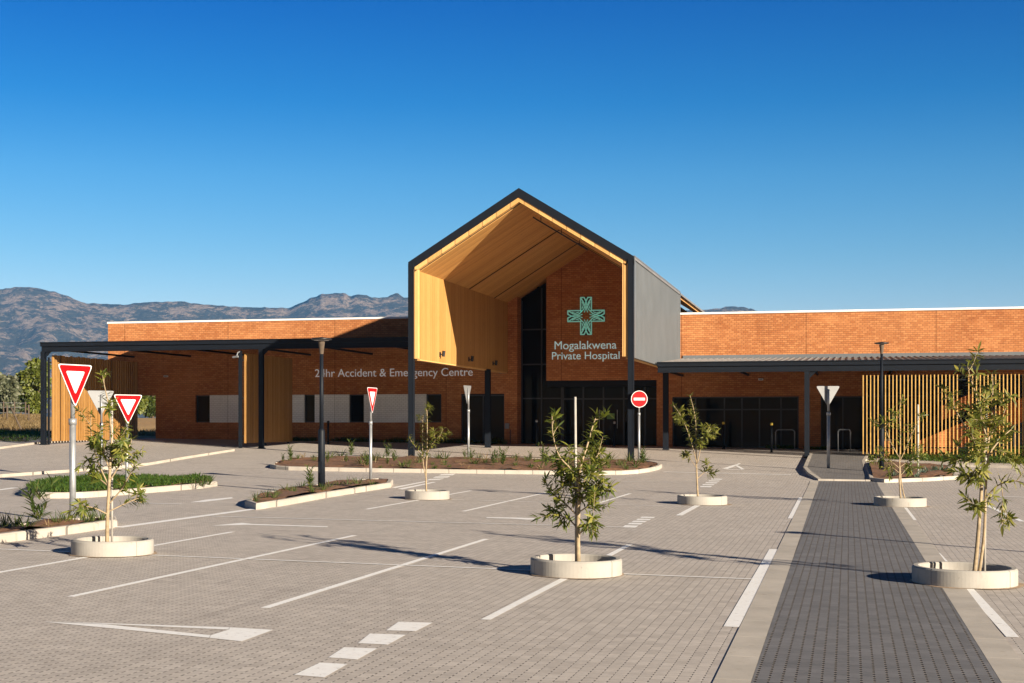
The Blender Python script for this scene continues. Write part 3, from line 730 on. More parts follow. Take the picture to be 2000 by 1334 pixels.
# ------------------------------------------------------------------ timber slat screens
def screen_y(label, x, y0, y1, z0, z1, pitch, wd, closed):
    root = thing('slat_screen', label, 'screen', (x, y0, gz(x, y0)))
    b = MB(); y = y0+.2
    while y < y1:
        b.box(x-.03, x+.05, y, y+wd, z0, z1 + (0 if closed else random.uniform(-.0,.06))); y += pitch
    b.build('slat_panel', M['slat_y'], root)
    b = MB()
    for z in (z0+.35, (z0+z1)/2, z1-.35): b.box(x-.09, x-.031, y0+.1, y1, z-.03, z+.03)
    for yy in (y0+.08, (y0+y1)/2, y1): b.box(x-.16, x-.091, yy-.05, yy+.05, gz(x,yy)-.1, z1-.1)
    b.build('frame', M['steel'], root)
    return root
random.seed(3)
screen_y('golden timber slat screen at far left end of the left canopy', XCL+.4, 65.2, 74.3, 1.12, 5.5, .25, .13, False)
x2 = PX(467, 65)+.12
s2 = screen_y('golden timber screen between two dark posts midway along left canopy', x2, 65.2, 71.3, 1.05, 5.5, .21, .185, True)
b = MB(); ibeam(b, x2-.1, 65.1, gz(x2,65)-.1, 5.62, .14, .14); b.build('post', M['steel'], s2)
cam_t = thing('security_camera', 'small white security camera on slim post by timber screen', 'security camera', (x2-.1, 64.95, 5.35))
b = MB(); b.tube([(x2-.1,65.0,5.55),(x2-.1,64.8,5.5),(x2-.12,64.7,5.3)], .03); b.build('bracket', M['galv'], cam_t)
b = MB(); b.tube([(x2-.32,64.72,5.27),(x2-.02,64.66,5.30)], .055, 10); b.build('camera_body', M['signback'], cam_t)
# right screen stands along the front of the canopy
xr0 = PX(1685, 65.25)
rs = thing('slat_screen', 'row of slender golden timber battens in front of right wing', 'screen', (xr0, 65.25, gz(xr0,65.25)))
b = MB(); x = xr0; ggap = PX(1871, 65.25)
while x < 14:
    if not (ggap-.02 < x < ggap+.42): b.box(x, x+.042, 65.25, 65.31, .66 if x < 6 else .6, 4.17)
    x += .1605
b.build('slat_panel', M['slat'], rs)
b = MB()
for z in (.95, 3.95): b.box(xr0-.02, 14, 65.315, 65.365, z-.03, z+.03)
for xx in (xr0+.4, 3.4, 6.2, 9.5): b.box(xx, xx+.06, 65.37, 65.45, gz(xx,65)-.1, 4.1)
b.build('frame', M['steel'], rs)
# brick balustrade of the ramp behind the battens
rp = thing('ramp_wall', 'sloping orange brick ramp wall behind the timber battens', 'ramp wall', (6.2, 65.95, .4))
b = MB(); xa, xb = PX(1795,65.9), PX(2130,65.9)
b.prism_y([(xa, .55), (xa+.9, .55), (xb, 3.35), (xb, 4.35), (xa, 1.25)], 65.85, 66.15); b.build('wall', M['brick'], rp)
b = MB(); xc = PX(1840,65.9); b.prism_y([(xc, 2.15),(xc+1.4, 2.75),(xc+1.4,3.4),(xc,2.8)], 66.6, 66.9); b.build('wall', M['brick'], rp)
lw = thing('brick_pier', 'low brick pier behind the first timber battens', 'pier', (PX(1728,66), 66, .4))
b = MB(); b.box(PX(1715,66), PX(1740,66), 65.8, 66.2, .4, 1.25); b.build('wall', M['brick'], lw)
b = MB(); b.box(PX(1714,66), PX(1741,66), 65.77, 66.23, 1.25, 1.32); b.build('coping', M['kerb'], lw)

# ------------------------------------------------------------------ lettering and emblem
def text(name, s, x0, x1, zbase, y, m, parent=None):
    cu = bpy.data.curves.new(name, 'FONT'); cu.body = s; cu.extrude = .02; cu.size = 1
    o = bpy.data.objects.new(name, cu); C.objects.link(o)
    dg = bpy.context.evaluated_depsgraph_get(); me = bpy.data.meshes.new_from_object(o.evaluated_get(dg))
    bpy.data.objects.remove(o)
    xsv = [v.co.x for v in me.vertices]; a, b_ = min(xsv), max(xsv); k = (x1-x0)/(b_-a)
    me.transform(Matrix.Translation((x0, y, zbase)) @ Matrix.Rotation(R(90),4,'X') @ Matrix.Scale(k,4) @ Matrix.Translation((-a,0,0)))
    # thin strokes
    me.materials.clear(); me.materials.append(m)
    if parent: me.transform(Matrix.Translation(-parent.location))
    q = bpy.data.objects.new(name, me); C.objects.link(q)
    if parent: q.parent = parent
    return q
YL = YW-.06
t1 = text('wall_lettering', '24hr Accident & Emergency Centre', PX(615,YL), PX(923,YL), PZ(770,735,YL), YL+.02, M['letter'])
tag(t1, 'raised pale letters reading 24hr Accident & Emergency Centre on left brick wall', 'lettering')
ns = thing('name_lettering', 'raised pale letters naming the hospital below the cross emblem', 'lettering', (PX(1144,YL), YL, 5.5))
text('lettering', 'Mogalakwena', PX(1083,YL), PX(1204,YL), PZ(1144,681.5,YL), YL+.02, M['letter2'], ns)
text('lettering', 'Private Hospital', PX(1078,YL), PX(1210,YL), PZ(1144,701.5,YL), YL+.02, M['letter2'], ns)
cx, cz = PX(1144.5,YL), PZ(1144.5,617,YL); U = 75.6/F
em = thing('cross_emblem', 'teal openwork metal cross emblem on the tall brick slab', 'emblem', (cx, YL, cz))
b = MB(); bkk = MB()
r0, r1, hw = 10.6*U, 36*U, 10.6*U; bar = 1.05*U
def stroke(pts, rot, w_=1.0):
    c_, s_ = (1,0,-1,0)[rot], (0,1,0,-1)[rot]
    P = []
    for a_, r_ in pts:
        x = a_*hw; z = r0 + r_*(r1-r0); P.append((cx + x*c_ + z*s_, cz - x*s_ + z*c_))
    for i in range(len(P)-1):
        (xa_, za_), (xb_, zb_) = P[i], P[i+1]
        d_ = Vector((xb_-xa_, zb_-za_)); L_ = d_.length
        if L_ < 1e-6: continue
        d_ /= L_; n_ = Vector((-d_.y, d_.x))*bar*w_; e_ = d_*bar*.6
        q = [(xa_-e_.x-n_.x, za_-e_.y-n_.y), (xb_+e_.x-n_.x, zb_+e_.y-n_.y), (xb_+e_.x+n_.x, zb_+e_.y+n_.y), (xa_-e_.x+n_.x, za_-e_.y+n_.y)]
        dy = .0017*(len(b.f)//6 % 9)
        b.prism_y(q, YL-.02+dy, YL+.02)
for rot in range(4):
    stroke([(-1,-.02),(-1,1),(-.35,1),(0,.72),(.35,1),(1,1),(1,-.02)], rot, 1.15)
    for m_ in (-1, 1):
        stroke([(m_*.95,.95),(m_*.45,.62),(m_*.22,.36),(m_*.42,.1),(m_*.95,-.1)], rot)
        stroke([(m_*.72,.66),(m_*.5,.42),(m_*.72,.16)], rot, .8)
        stroke([(0,.72),(m_*.14,.4),(m_*.08,.12),(m_*.3,-.12)], rot, .8)
    c_, s_ = (1,0,-1,0)[rot], (0,1,0,-1)[rot]
    Q = [(-1.12,0),(1.12,0),(1.12,1.06),(-1.12,1.06)]; P = []
    for a_, r_ in Q:
        x = a_*hw; z = r0+r_*(r1-r0); P.append((cx+x*c_+z*s_, cz-x*s_+z*c_))
    bkk.prism_y(P, YL+.028, YL+.05)
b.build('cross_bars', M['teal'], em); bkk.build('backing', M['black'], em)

# small wall fixtures
def fixture(label, px, py, w_, h_, m, name='wall_light', cat='wall light', y=YW):
    x, z = PX(px,y), PZ(px,py,y)
    r = thing(name, label, cat, (x, y-.05, z)); b = MB(); b.box(x-w_/2, x+w_/2, y-.12, y-.002, z-h_/2, z+h_/2); b.build('housing', m, r, bevel=.015)
    b = MB(); b.box(x-w_*.35, x+w_*.35, y-.128, y-.121, z-h_*.3, z+h_*.3); b.build('cover', M['signback'], r)
    return r
fixture('small white bulkhead light on left brick wall', 325, 735, .24, .1, M['interior'])
fixture('small white bulkhead light on brick wall above right doors', 1486, 741, .24, .1, M['interior'])
mx = fixture('grey meter box with conduit on brick pier by entrance', 991, 832, .22, .3, M['signback'], 'meter_box', 'meter box')
b = MB(); x = PX(997,YW); b.tube([(x,YW-.04,1.7),(x,YW-.04,.95)], .025); b.build('conduit', M['black'], mx)

# ------------------------------------------------------------------ signs
def sign(label, base_px, top_px, side_frac, face, kind='yield', rad=.045, dz=0., flat=False):
    """face +1: the painted side looks towards the car park entrance, -1: the grey back does"""
    B = G(*base_px, dz); d = depth(B); zt = CH + (HZ-top_px)*d/F
    root = thing('road_sign', label, 'road sign', B, 'road signs on galvanised poles')
    if kind == 'yield': hgt = .80; side = hgt/.866
    ang = math.acos(max(-1, min(1, side_frac)))
    view = (Vector((0,0,0))-Vector((B.x,B.y,0))).normalized()
    nrm = Matrix.Rotation(ang, 3, 'Z') @ view                # turned towards the sun
    right = Vector((-nrm.y, nrm.x, 0))
    f = nrm if face > 0 else -nrm
    p = MB(); top = zt-.12 if kind == 'yield' else zt-.2
    zj = zt-1.0 if kind == 'yield' else zt-.9
    p.tube([(B.x,B.y,B.z-.2),(B.x,B.y,zj)], rad, 12); p.build('pole', M['galv'], root, True)
    p = MB(); p.tube([(B.x,B.y,zj-.12),(B.x,B.y,zj)], rad*1.25, 12); p.tube([(B.x,B.y,zj),(B.x,B.y,top)], rad*.72, 10); p.build('pole_sleeve', M['galv'], root, True)
    c = Vector((B.x, B.y, zt)) + f*(rad*.75+.012)
    def tri(h0, y0_, thick, name, m, parent):               # downward triangle of height h0 whose flat edge is y0_ below the top
        n_ = 3; sd = h0/.866/2; r_ = h0*.09
        pts = [(-sd, -y0_), (sd, -y0_), (0, -y0_-h0)]; out = []
        for i in range(3):
            a_, b_, c_ = Vector(pts[i-1]), Vector(pts[i]), Vector(pts[(i+1)%3])
            u1 = (a_-b_).normalized(); u2 = (c_-b_).normalized()
            for t_ in (0,.5,1):
                out.append((b_+u1*r_*(1-t_)**2+u2*r_*t_**2))
        mb = MB(); nn = len(out)
        vs = [c + right*q.x + Vector((0,0,q.y)) + f*thick[0] for q in out] + [c + right*q.x + Vector((0,0,q.y)) + f*thick[1] for q in out]
        mb.add(vs, [tuple(range(nn)), tuple(range(2*nn-1,nn-1,-1))]+[((i+1)%nn,i,i+nn,(i+1)%nn+nn) for i in range(nn)])
        o = mb.build(name, m, parent); bm = bmesh.new(); bm.from_mesh(o.data); bmesh.ops.recalc_face_normals(bm, faces=bm.faces); bm.to_mesh(o.data); bm.free(); return o
    def disc(r, th, name, m, parent, cz_):
        mb = MB(); n_ = 40
        vs = []
        for t_ in th: vs += [c + right*(r*math.cos(2*math.pi*k/n_)) + Vector((0,0,cz_+r*math.sin(2*math.pi*k/n_))) + f*t_ for k in range(n_)]
        mb.add(vs, [tuple(range(n_)), tuple(range(2*n_-1,n_-1,-1))]+[((i+1)%n_,i,i+n_,(i+1)%n_+n_) for i in range(n_)])
        o = mb.build(name, m, parent); bm = bmesh.new(); bm.from_mesh(o.data); bmesh.ops.recalc_face_normals(bm, faces=bm.faces); bm.to_mesh(o.data); bm.free(); return o
    if kind == 'yield':
        pl = tri(.80, 0, (-.006,.006), 'sign_plate', M['signback'], root)
        tri(.80, 0.0, (.0075,.0085), 'white_edge', M['white'], pl)
        tri(.745, .018, (.0095,.0105), 'red_border', M['red'], pl)
        tri(.43, .125, (.0115,.0125), 'white_centre', M['white'], pl)
    else:
        r = .345; pl = disc(r, (-.006,.006), 'sign_plate', M['signback'], root, -r)
        disc(r, (.0075,.0085), 'white_edge', M['white'], pl, -r); disc(r*.93, (.0095,.0105), 'red_face', M['red'], pl, -r)
        mb = MB(); hw_, hh = r*.68, r*.15
        vs = [c + right*a_ + Vector((0,0,-r+b_)) + f*t_ for t_ in (.0115,.0135) for a_, b_ in ((-hw_,-hh),(hw_,-hh),(hw_,hh),(-hw_,hh))]
        mb.add(vs, [(0,1,2,3),(7,6,5,4),(1,0,4,5),(2,1,5,6),(3,2,6,7),(0,3,7,4)]); mb.build('white_bar', M['white'], pl)
    # clamps
    for h in ((.16,.34) if kind == 'yield' else (.25,.5)):
        k = MB(); q = Vector((B.x,B.y,zt-h)); k.tube([q-right*.09+f*(rad*.72), q+right*.09+f*(rad*.72)], .014, 6)
        k.build('clamp', M['galv'], root)
    return root
sign('nearest yield sign, red and white, on thick pole in left strip', (142,1021), 712, .68, 1, rad=.058)
sign('red and white yield sign standing in the grass island', (248,958), 771, .82, 1)
sign('grey back of a yield sign beyond the left grass island', (198,936), 763, .90, -1)
sign('narrow looking yield sign turned sideways beside the left lamp post', (724,947), 757, .34, 1)
sign('grey back of narrow turned yield sign in long entrance island', (915,901), 753, .36, -1, rad=.05)
sign('grey back of yield sign standing on pavement by the walkway', (1618,919), 754, .97, -1, rad=.062)
sign('round red no entry sign beside right entrance post', (1248,906), 763, .97, 1, 'stop', rad=.05)
sp = thing('sign_pole', 'bare pale pole beside the left back facing sign', 'pole', G(217,938), None)
b = MB(); q = G(217,938); b.tube([q-Vector((0,0,.1)), (q.x,q.y,CH+(HZ-783)*depth(q)/F)], .04, 10); b.build('pole', M['galv'], sp, True)
b = MB(); b.tube([(q.x,q.y,CH+(HZ-783)*depth(q)/F), (q.x,q.y,CH+(HZ-782)*depth(q)/F+.01)], .045, 10); b.build('pole_cap', M['galv'], sp)

# ------------------------------------------------------------------ lamp posts
def lamp(label, B, ztop):
    root = thing('lamp_post', label, 'lamp post', B, 'black lamp posts')
    h = ztop - B.z
    b = MB(); b.tube([B-Vector((0,0,.2)), B+Vector((0,0,1.55)), B+Vector((0,0,1.62))], [.095,.09,.06], 16); b.build('pole_base', M['steel'], root, True)
    b = MB(); b.tube([B+Vector((0,0,1.6)), B+Vector((0,0,h-.42))], [.058,.05], 14); b.build('pole', M['steel'], root, True)
    b = MB(); b.lathe([(.05,h-.44),(.055,h-.40),(.085,h-.14),(.09,h-.08),(.0,h-.08)], B, 16); b.build('neck', M['bark2'], root, True)
    hd = MB(); hd.lathe([(0,h-.075),(.25,h-.065),(.275,h-.05),(.25,h-.02),(.06,h),(0,h+.01)], B, 28); o = hd.build('lamp_head', M['black'], root, True)
    ln = MB(); ln.lathe([(.0,h-.088),(.2,h-.078),(.2,h-.074)], B, 24); ln.build('lens', M['white'], o)
    bl = MB(); bl.box(B.x-.05, B.x+.05, B.y-.11, B.y-.085, B.z+.45, B.z+.75); bl.build('hatch', M['steel'], root)
    return root
B = G(628,957,.1); lamp('slim dark lamp post in the narrow island with spiky plants', B, CH+(HZ-659)*depth(B)/F)
B = G(1722,920,.1); lamp('slim dark lamp post in the small bed right of walkway', B, CH+(HZ-668)*depth(B)/F)

tip = G(1494,1036); B = tip + Vector((.82,-.572,0))*(4.7/math.tan(SUN_EL)); B.z = gz(B.x, B.y)
lamp('slim dark lamp post past the right edge, its shadow crossing the walkway', B, B.z+4.7)

# ------------------------------------------------------------------ bollards, rails
def bollard(label, px, py, top, cap, group='bollards along the building'):
    B = G(px, py); zt = CH+(HZ-top)*depth(B)/F
    root = thing('bollard', label, 'bollard', B, group)
    b = MB(); b.tube([B-Vector((0,0,.1)), (B.x,B.y,zt-.12)], .055, 12); b.build('post', M['steel'], root, True)
    b = MB(); b.lathe([(.06,-.12),(.068,-.1),(.068,-.02),(.04,0),(0,0)], (B.x,B.y,zt), 14); b.build('cap', cap, root, True)
    b = MB(); b.lathe([(.1,0),(.1,.03),(.056,.035)], B, 14); b.build('base_collar', M['steel'], root)
bollard('black bollard with yellow cap left of the right doors centre', 1413, 877, 824, M['yellow'])
bollard('black bollard with yellow cap nearest the right canopy post', 1507, 884, 826, M['yellow'])
bollard('black bollard with silver cap in front of the entrance slot', 1048, 872, 820, M['galv'])
bollard('black bollard with silver cap just left of no entry sign', 1200, 872, 823, M['galv'])
bollard('lone black bollard in front of white panels of left wing', 641, 868, 822, M['black'])
def hoop(label, px0, px1, py, h):
    a, b_ = G(px0, py), G(px1, py); root = thing('rail_hoop', label, 'rail', a, 'steel hoops by the right wing')
    pts = [a-Vector((0,0,.1)), a+Vector((0,0,h-.12)), a+Vector((0,0,h-.03))+(b_-a)*.05, a+Vector((0,0,h))+(b_-a)*.15, b_+Vector((0,0,h))+(a-b_)*.15, b_+Vector((0,0,h-.03))+(a-b_)*.05, b_+Vector((0,0,h-.12)), b_-Vector((0,0,.1))]
    b = MB(); b.tube(pts, .028, 8); b.build('hoop', M['galv'], root, True)
    b = MB(); 
    for q in (a, b_): b.lathe([(.07,0),(.07,.025),(.03,.03)], q, 12)
    b.build('base_collar', M['galv'], root)
hoop('steel hoop rail beside the grey sign back on the pavement', 1637, 1661, 886, 1.15)
hoop('steel hoop rail in front of right glass doors', 1515, 1552, 878, 1.0)

# ------------------------------------------------------------------ planter rings and young trees
def planter(label, px, pybase, wpx):
    f = G(px, pybase); d = depth(f); D = wpx*d/F; D = wpx*(d+D/2)/F
    dirv = Vector((f.x, f.y, 0)).normalized(); c = f + dirv*D/2; c.z = gz(c.x, c.y)
    root = thing('planter_ring', label, 'planter', c, 'round concrete tree planters')
    Ro, Ri, h, n = D/2, D/2-.09, .215, 64
    b = MB(); cuts = [random.uniform(3.6,4.0), random.uniform(5.6,5.9), random.uniform(2.0,2.4)]
    segs = sorted(cuts)
    for i in range(3):                                       # three cast segments with a narrow joint
        a0, a1 = segs[i]+.005, (segs[(i+1)%3] + (2*math.pi if i == 2 else 0))-.005
        m_ = 24; prof = [(Ro,-.05),(Ro,h-.02),(Ro-.02,h),(Ri+.015,h),(Ri,h-.015),(Ri,-.05)]
        dz = random.uniform(-.003,.003); dr = random.uniform(-.002,.002); vs = []
        for k in range(m_+1):
            t_ = a0+(a1-a0)*k/m_
            for r_, z_ in prof:
                x_, y_ = (r_+dr)*math.cos(t_), (r_+dr)*math.sin(t_); vs.append((c.x+x_, c.y+y_, c.z+z_+dz-.012*x_))
        fs = []; p_ = len(prof)
        for k in range(m_):
            for j in range(p_-1): fs.append((k*p_+j, k*p_+j+1, (k+1)*p_+j+1, (k+1)*p_+j)[::-1])
        fs += [tuple(range(p_)), tuple(range(m_*p_+p_-1, m_*p_-1, -1))]
        b.add(vs, fs)
    b.build('ring', M['ring'], root)
    sk = MB(); m_ = 72; vs = []
    for k in range(m_):
        t_ = 2*math.pi*k/m_; ro_ = Ro+.025+.11*max(0, noise.noise(Vector((math.cos(t_)*2.2, math.sin(t_)*2.2, px)))+.25)
        for r_ in (Ro-.02, ro_): vs.append((c.x+r_*math.cos(t_), c.y+r_*math.sin(t_), gz(c.x+r_*math.cos(t_), c.y+r_*math.sin(t_))+.0095))
    sk.add(vs, [(2*k, 2*k+1, 2*((k+1)%m_)+1, 2*((k+1)%m_)) for k in range(m_)]); sk.build('spilled_sand', M['sand'], root)
    s = MB(); rr = [0,.15,.3,.45,Ri-.005]; vs = [(c.x,c.y,c.z+.13)]; fs = []; n = 28
    for r_ in rr[1:]:
        for k in range(n):
            a_ = 2*math.pi*k/n; vs.append((c.x+r_*math.cos(a_), c.y+r_*math.sin(a_), c.z+.10+.03*noise.noise(Vector((r_*9, a_*3, px)))-.012*r_*math.cos(a_)))
    for k in range(n): fs.append((0, 1+k, 1+(k+1)%n))
    for j in range(len(rr)-2):
        for k in range(n): fs.append((1+j*n+k, 1+(j+1)*n+k, 1+(j+1)*n+(k+1)%n, 1+j*n+(k+1)%n))
    s.add(vs, fs); s.build('soil', M['soil2'], root, True)
    st = MB()
    for _ in range(26):
        r_ = random.uniform(.1, Ri-.06); a_ = random.uniform(0, 6.283); q = random.uniform(.012,.03)
        cc = Vector((c.x+r_*math.cos(a_), c.y+r_*math.sin(a_), c.z+.115)); rot_ = Matrix.Rotation(random.uniform(0,6),3,Vector((random.random(),random.random(),1)).normalized())
        st.add([cc+rot_@Vector((x_*q,y_*q*.8,z_*q*.6)) for x_,y_,z_ in ((1,0,0),(-1,0,0),(0,1,0),(0,-1,0),(0,0,1),(0,0,-1))], [(0,2,4),(2,1,4),(1,3,4),(3,0,4),(2,0,5),(1,2,5),(3,1,5),(0,3,5)])
    st.build('stones', M['kerb'], root)
    return c
def young_tree(label, base, stems, seed, leafL=.13, density=1., lm='leaf', fill=0, stake=None, twigs=1.):
    """stems: (points in photo pixels, r0, r1, leafy from this fraction, density factor); depth is drawn at random"""
    rnd = random.Random(seed); B = base.copy(); B.z = base.z+.08; d = depth(B)
    root = thing('young_tree', label, 'young tree', B)
    x0px = 1000 + F*(B.x*K+B.y*S)/d
    def P(px, py, dd): return Vector((0,0,CH)) + FWD*(d+dd) + RIGHT*((px-1000)/F*(d)) + Vector((0,0,(HZ-py)/F*d))
    wood = MB(); lv = MB(); tips = []
    def leaves_at(p, t, n, L, spread=.9):
        side0 = t.orthogonal().normalized()
        for i in range(n):
            a = rnd.uniform(0, 6.283); rad = Matrix.Rotation(a, 3, t) @ side0
            dd = (t*rnd.uniform(.15,.9) + rad*spread + Vector((0,0,rnd.uniform(-.35,.25))))
            l = L*rnd.uniform(.65,1.25)
            lv.leaf(p+rad*.004, dd, t.cross(rad), l, l*rnd.uniform(.18,.27), rnd.uniform(.1,.55), rnd.uniform(.1,.4))
    def grow(pts, r0, r1, f0, dens):
        n = len(pts); L = [0]
        for i in range(1,n): L.append(L[-1]+(pts[i]-pts[i-1]).length)
        # smooth
        Q = []
        for i in range(n-1):
            p0, p1, p2, p3 = pts[max(i-1,0)], pts[i], pts[i+1], pts[min(i+2,n-1)]
            for k in range(5):
                t = k/5; Q.append(.5*((2*p1)+(p2-p0)*t+(2*p0-5*p1+4*p2-p3)*t*t+(3*p1-p0-3*p2+p3)*t**3))
        Q.append(pts[-1]); m_ = len(Q)
        wood.tube(Q, [r0+(r1-r0)*i/(m_-1) for i in range(m_)], 7)
        tot = sum((Q[i+1]-Q[i]).length for i in range(m_-1)); acc = 0
        for i in range(m_-1):
            seg = Q[i+1]-Q[i]; l = seg.length; fr = acc/tot; acc += l
            if fr < f0: continue
            k = dens*density*l/.024; cnt = int(k)+(rnd.random() < k-int(k)); t = seg.normalized()
            for _ in range(cnt): leaves_at(Q[i]+seg*rnd.random(), t, 1, leafL*(1.05-.45*fr))
        t = (Q[-1]-Q[-2]).normalized()
        if dens > 0: leaves_at(Q[-1], t, int(7*min(1,dens)), leafL*.75, .6)
        return Q
    allQ = []
    for st in stems:
        pts_px, r0, r1, f0, dens = st[:5]; n = len(pts_px)
        D = rnd.uniform(-.55,.55) if len(st) < 6 else st[5]
        trunk = dens <= .01
        pts = [P(x, y, (0 if trunk else D*(i/(n-1))**1.2)) for i, (x, y) in enumerate(pts_px)]
        if dens > .01:
            e_ = pts[-2]-pts[-1]; pts[-1] = pts[-1] + e_.normalized()*min(.5*e_.length, leafL*.65)
        Q = grow(pts, r0, r1, f0, dens); allQ.append((Q, dens, r1, f0))
    for _ in range(fill):                                     # side twigs
        Q, dens, r1, f0 = rnd.choice([q for q in allQ if q[1] > .3] or allQ)
        i = int(len(Q)*rnd.uniform(max(.15,f0),.85)); p = Q[i]; t = (Q[min(i+1,len(Q)-1)]-Q[i-1]).normalized()
        a = rnd.uniform(0,6.283); rad = Matrix.Rotation(a,3,t) @ t.orthogonal().normalized()
        l = rnd.uniform(.18,.42)*twigs
        dv = (t*.7+rad*.9).normalized(); grow([p, p+dv*l*.5, p+dv*l+Vector((0,0,rnd.uniform(-.06,.08)))], max(.004,r1), .003, .25, .8)
    wood.build('trunk', M['bark'], root, True)
    lv.build('leaves', M[lm], root, True)
    if stake:
        q = P(stake[0], stake[1], .07); tp = P(stake[0]+(stake[3] if len(stake) > 3 else 0), stake[2], .07)
        r = thing('tree_stake', label.replace('young tree', 'planting stake tied', 1) if False else 'pale stake standing behind '+label, 'stake', q)
        b = MB(); b.tube([(q.x,q.y,gz(q.x,q.y)-.05), tp], [.018,.016], 8); b.build('pole', M['stake'], r, True)
        b = MB(); m2 = q.lerp(tp, .55); b.tube([m2-RIGHT*.03-FWD*.09, m2+RIGHT*.03-FWD*.09, m2+RIGHT*.03+FWD*.03, m2-RIGHT*.03+FWD*.03, m2-RIGHT*.03-FWD*.09], .006, 5); b.build('tie', M['black'], r)
    return root
random.seed(11)
cA = planter('largest pale concrete ring, round the middle leafy tree', 1125.5, 1131, 179)
cB = planter('pale concrete ring round the bushy left tree', 220, 1089, 156)
cC = planter('near concrete ring at right beside the charcoal walkway', 1883.5, 1150, 198)
cD = planter('smallest concrete ring, left of centre by lamp island', 834.5, 977, 87)
cE = planter('concrete ring just left of the walkway', 1371.5, 987.5, 97)
cF = planter('far concrete ring straddling right edge of the walkway', 1758, 991, 100)
young_tree('dense leafy young tree in the middle ring', cA, [
    ([(1130,1106),(1129,1040),(1131,970),(1131,930)], .032,.020, 1, 0),
    ([(1131,960),(1134,915),(1148,870),(1160,830),(1173,798)], .018,.006, .1, 1.1),
    ([(1131,950),(1118,920),(1092,890),(1080,850),(1077,798)], .014,.005, .15, .8),
    ([(1130,1035),(1112,1016),(1085,1005),(1062,993)], .012,.005, .25, 1.1),
    ([(1130,1045),(1142,1028),(1150,1012),(1158,1000)], .012,.005, .3, .9),
    ([(1130,1010),(1105,985),(1075,960),(1062,925)], .012,.005, .2, 1.2),
    ([(1130,985),(1150,960),(1168,945),(1183,935)], .012,.005, .2, 1.1),
    ([(1131,960),(1150,925),(1170,890),(1187,880)], .012,.005, .2, 1.0),
    ([(1130,965),(1110,930),(1092,905),(1086,880)], .012,.005, .2, 1.1),
    ([(1131,990),(1140,960),(1150,935),(1152,900)], .012,.005, .1, 1.3),
    ([(1130,1000),(1118,965),(1112,930),(1110,890)], .012,.005, .1, 1.3),
    ([(1131,1000),(1150,985),(1160,965),(1163,950)], .010,.005, .2, 1.1)], 5, .155, 2.5, 'leaf', 46, (1126,1030,775,-2), .72)
young_tree('bushy young tree with tall shoot in the left ring', cB, [
    ([(209,1066),(210,1010),(213,950),(216,890)], .032,.018, 1, 0),
    ([(216,900),(217,850),(210,790),(200,745),(207,714)], .014,.005, .25, .75, .1),
    ([(213,950),(188,900),(172,850),(167,795)], .012,.005, .2, .75),
    ([(214,940),(235,905),(252,870),(258,845)], .012,.005, .2, 1.0),
    ([(212,985),(240,955),(260,925),(282,898)], .012,.005, .25, 1.0),
    ([(211,1000),(240,985),(262,975),(274,978)], .010,.005, .3, .9),
    ([(211,1005),(192,992),(176,985),(172,972)], .010,.005, .3, .9),
    ([(213,950),(185,930),(165,905),(151,892)], .012,.005, .2, 1.0),
    ([(215,920),(200,880),(190,860),(184,868)], .012,.005, .2, 1.2),
    ([(216,900),(238,875),(250,862),(262,860)], .012,.005, .2, 1.1),
    ([(214,930),(216,890),(222,860),(228,830)], .012,.005, .1, 1.1)], 8, .15, 2.2, 'leaf', 32, (216,1000,786,0), .75)
young_tree('slender young tree with twin trunks in the near right ring', cC, [
    ([(1903,1121),(1909,1060),(1915,980),(1920,905),(1925,850)], .030,.014, 1, 0),
    ([(1912,1121),(1922,1045),(1925,960),(1930,890)], .022,.011, 1, .005),
    ([(1925,860),(1918,800),(1902,745),(1893,699)], .013,.005, .1, .95),
    ([(1928,880),(1938,820),(1943,765),(1945,713)], .013,.005, .1, 1.0),
    ([(1922,880),(1890,830),(1870,785),(1856,745)], .012,.005, .15, .9),
    ([(1921,900),(1900,870),(1885,845),(1878,820)], .012,.005, .15, 1.1),
    ([(1928,890),(1955,862),(1978,845),(1998,834)], .012,.005, .2, .9),
    ([(1924,975),(1942,948),(1966,938),(1996,945)], .011,.005, .35, .7),
    ([(1955,941),(1962,975),(1963,1010),(1974,1042)], .007,.004, .3, .8),
    ([(1911,1010),(1902,992),(1892,985),(1882,984)], .008,.004, .3, .8),
    ([(1916,960),(1900,930),(1888,920),(1880,945)], .008,.004, .4, .7),
    ([(1926,850),(1910,815),(1905,790),(1912,770)], .010,.004, .1, 1.2),
    ([(1928,860),(1950,825),(1962,800),(1960,775)], .010,.004, .1, 1.0),
    ([(1926,880),(1900,895),(1890,900),(1876,890)], .009,.004, .2, 1.0),
    ([(1928,890),(1948,880),(1960,895),(1966,905)], .009,.004, .2, 1.0)], 21, .165, 2.3, 'leaf_y', 30, (1926,1050,790,4), .75)
young_tree('sparse spindly sapling in the smallest ring', cD, [
    ([(833,967),(832,925),(834,880),(834,810),(828,792)], .024,.006, .45, .38, .05),
    ([(832,935),(826,900),(825,850),(826,802)], .014,.005, .35, .38, .1),
    ([(834,885),(848,862),(862,848),(866,828)], .012,.004, .25, .5),
    ([(829,895),(814,876),(801,858),(799,842)], .010,.004, .3, .35)], 31, .17, 6.5, 'leaf_y', 6, None, .6)
young_tree('sparse forked young tree in the ring left of walkway', cE, [
    ([(1363,972),(1361,925),(1360,880),(1359,820),(1347,763)], .026,.006, .5, .65, .1),
    ([(1361,905),(1347,855),(1330,815),(1308,784)], .014,.005, .2, .7),
    ([(1362,905),(1370,865),(1378,842),(1386,826)], .013,.005, .2, .65),
    ([(1362,935),(1374,925),(1384,918),(1391,911)], .008,.004, .4, .4),
    ([(1361,915),(1350,898),(1340,886),(1330,888)], .008,.004, .4, .4)], 41, .18, 4.2, 'leaf_y', 14, None, .8)
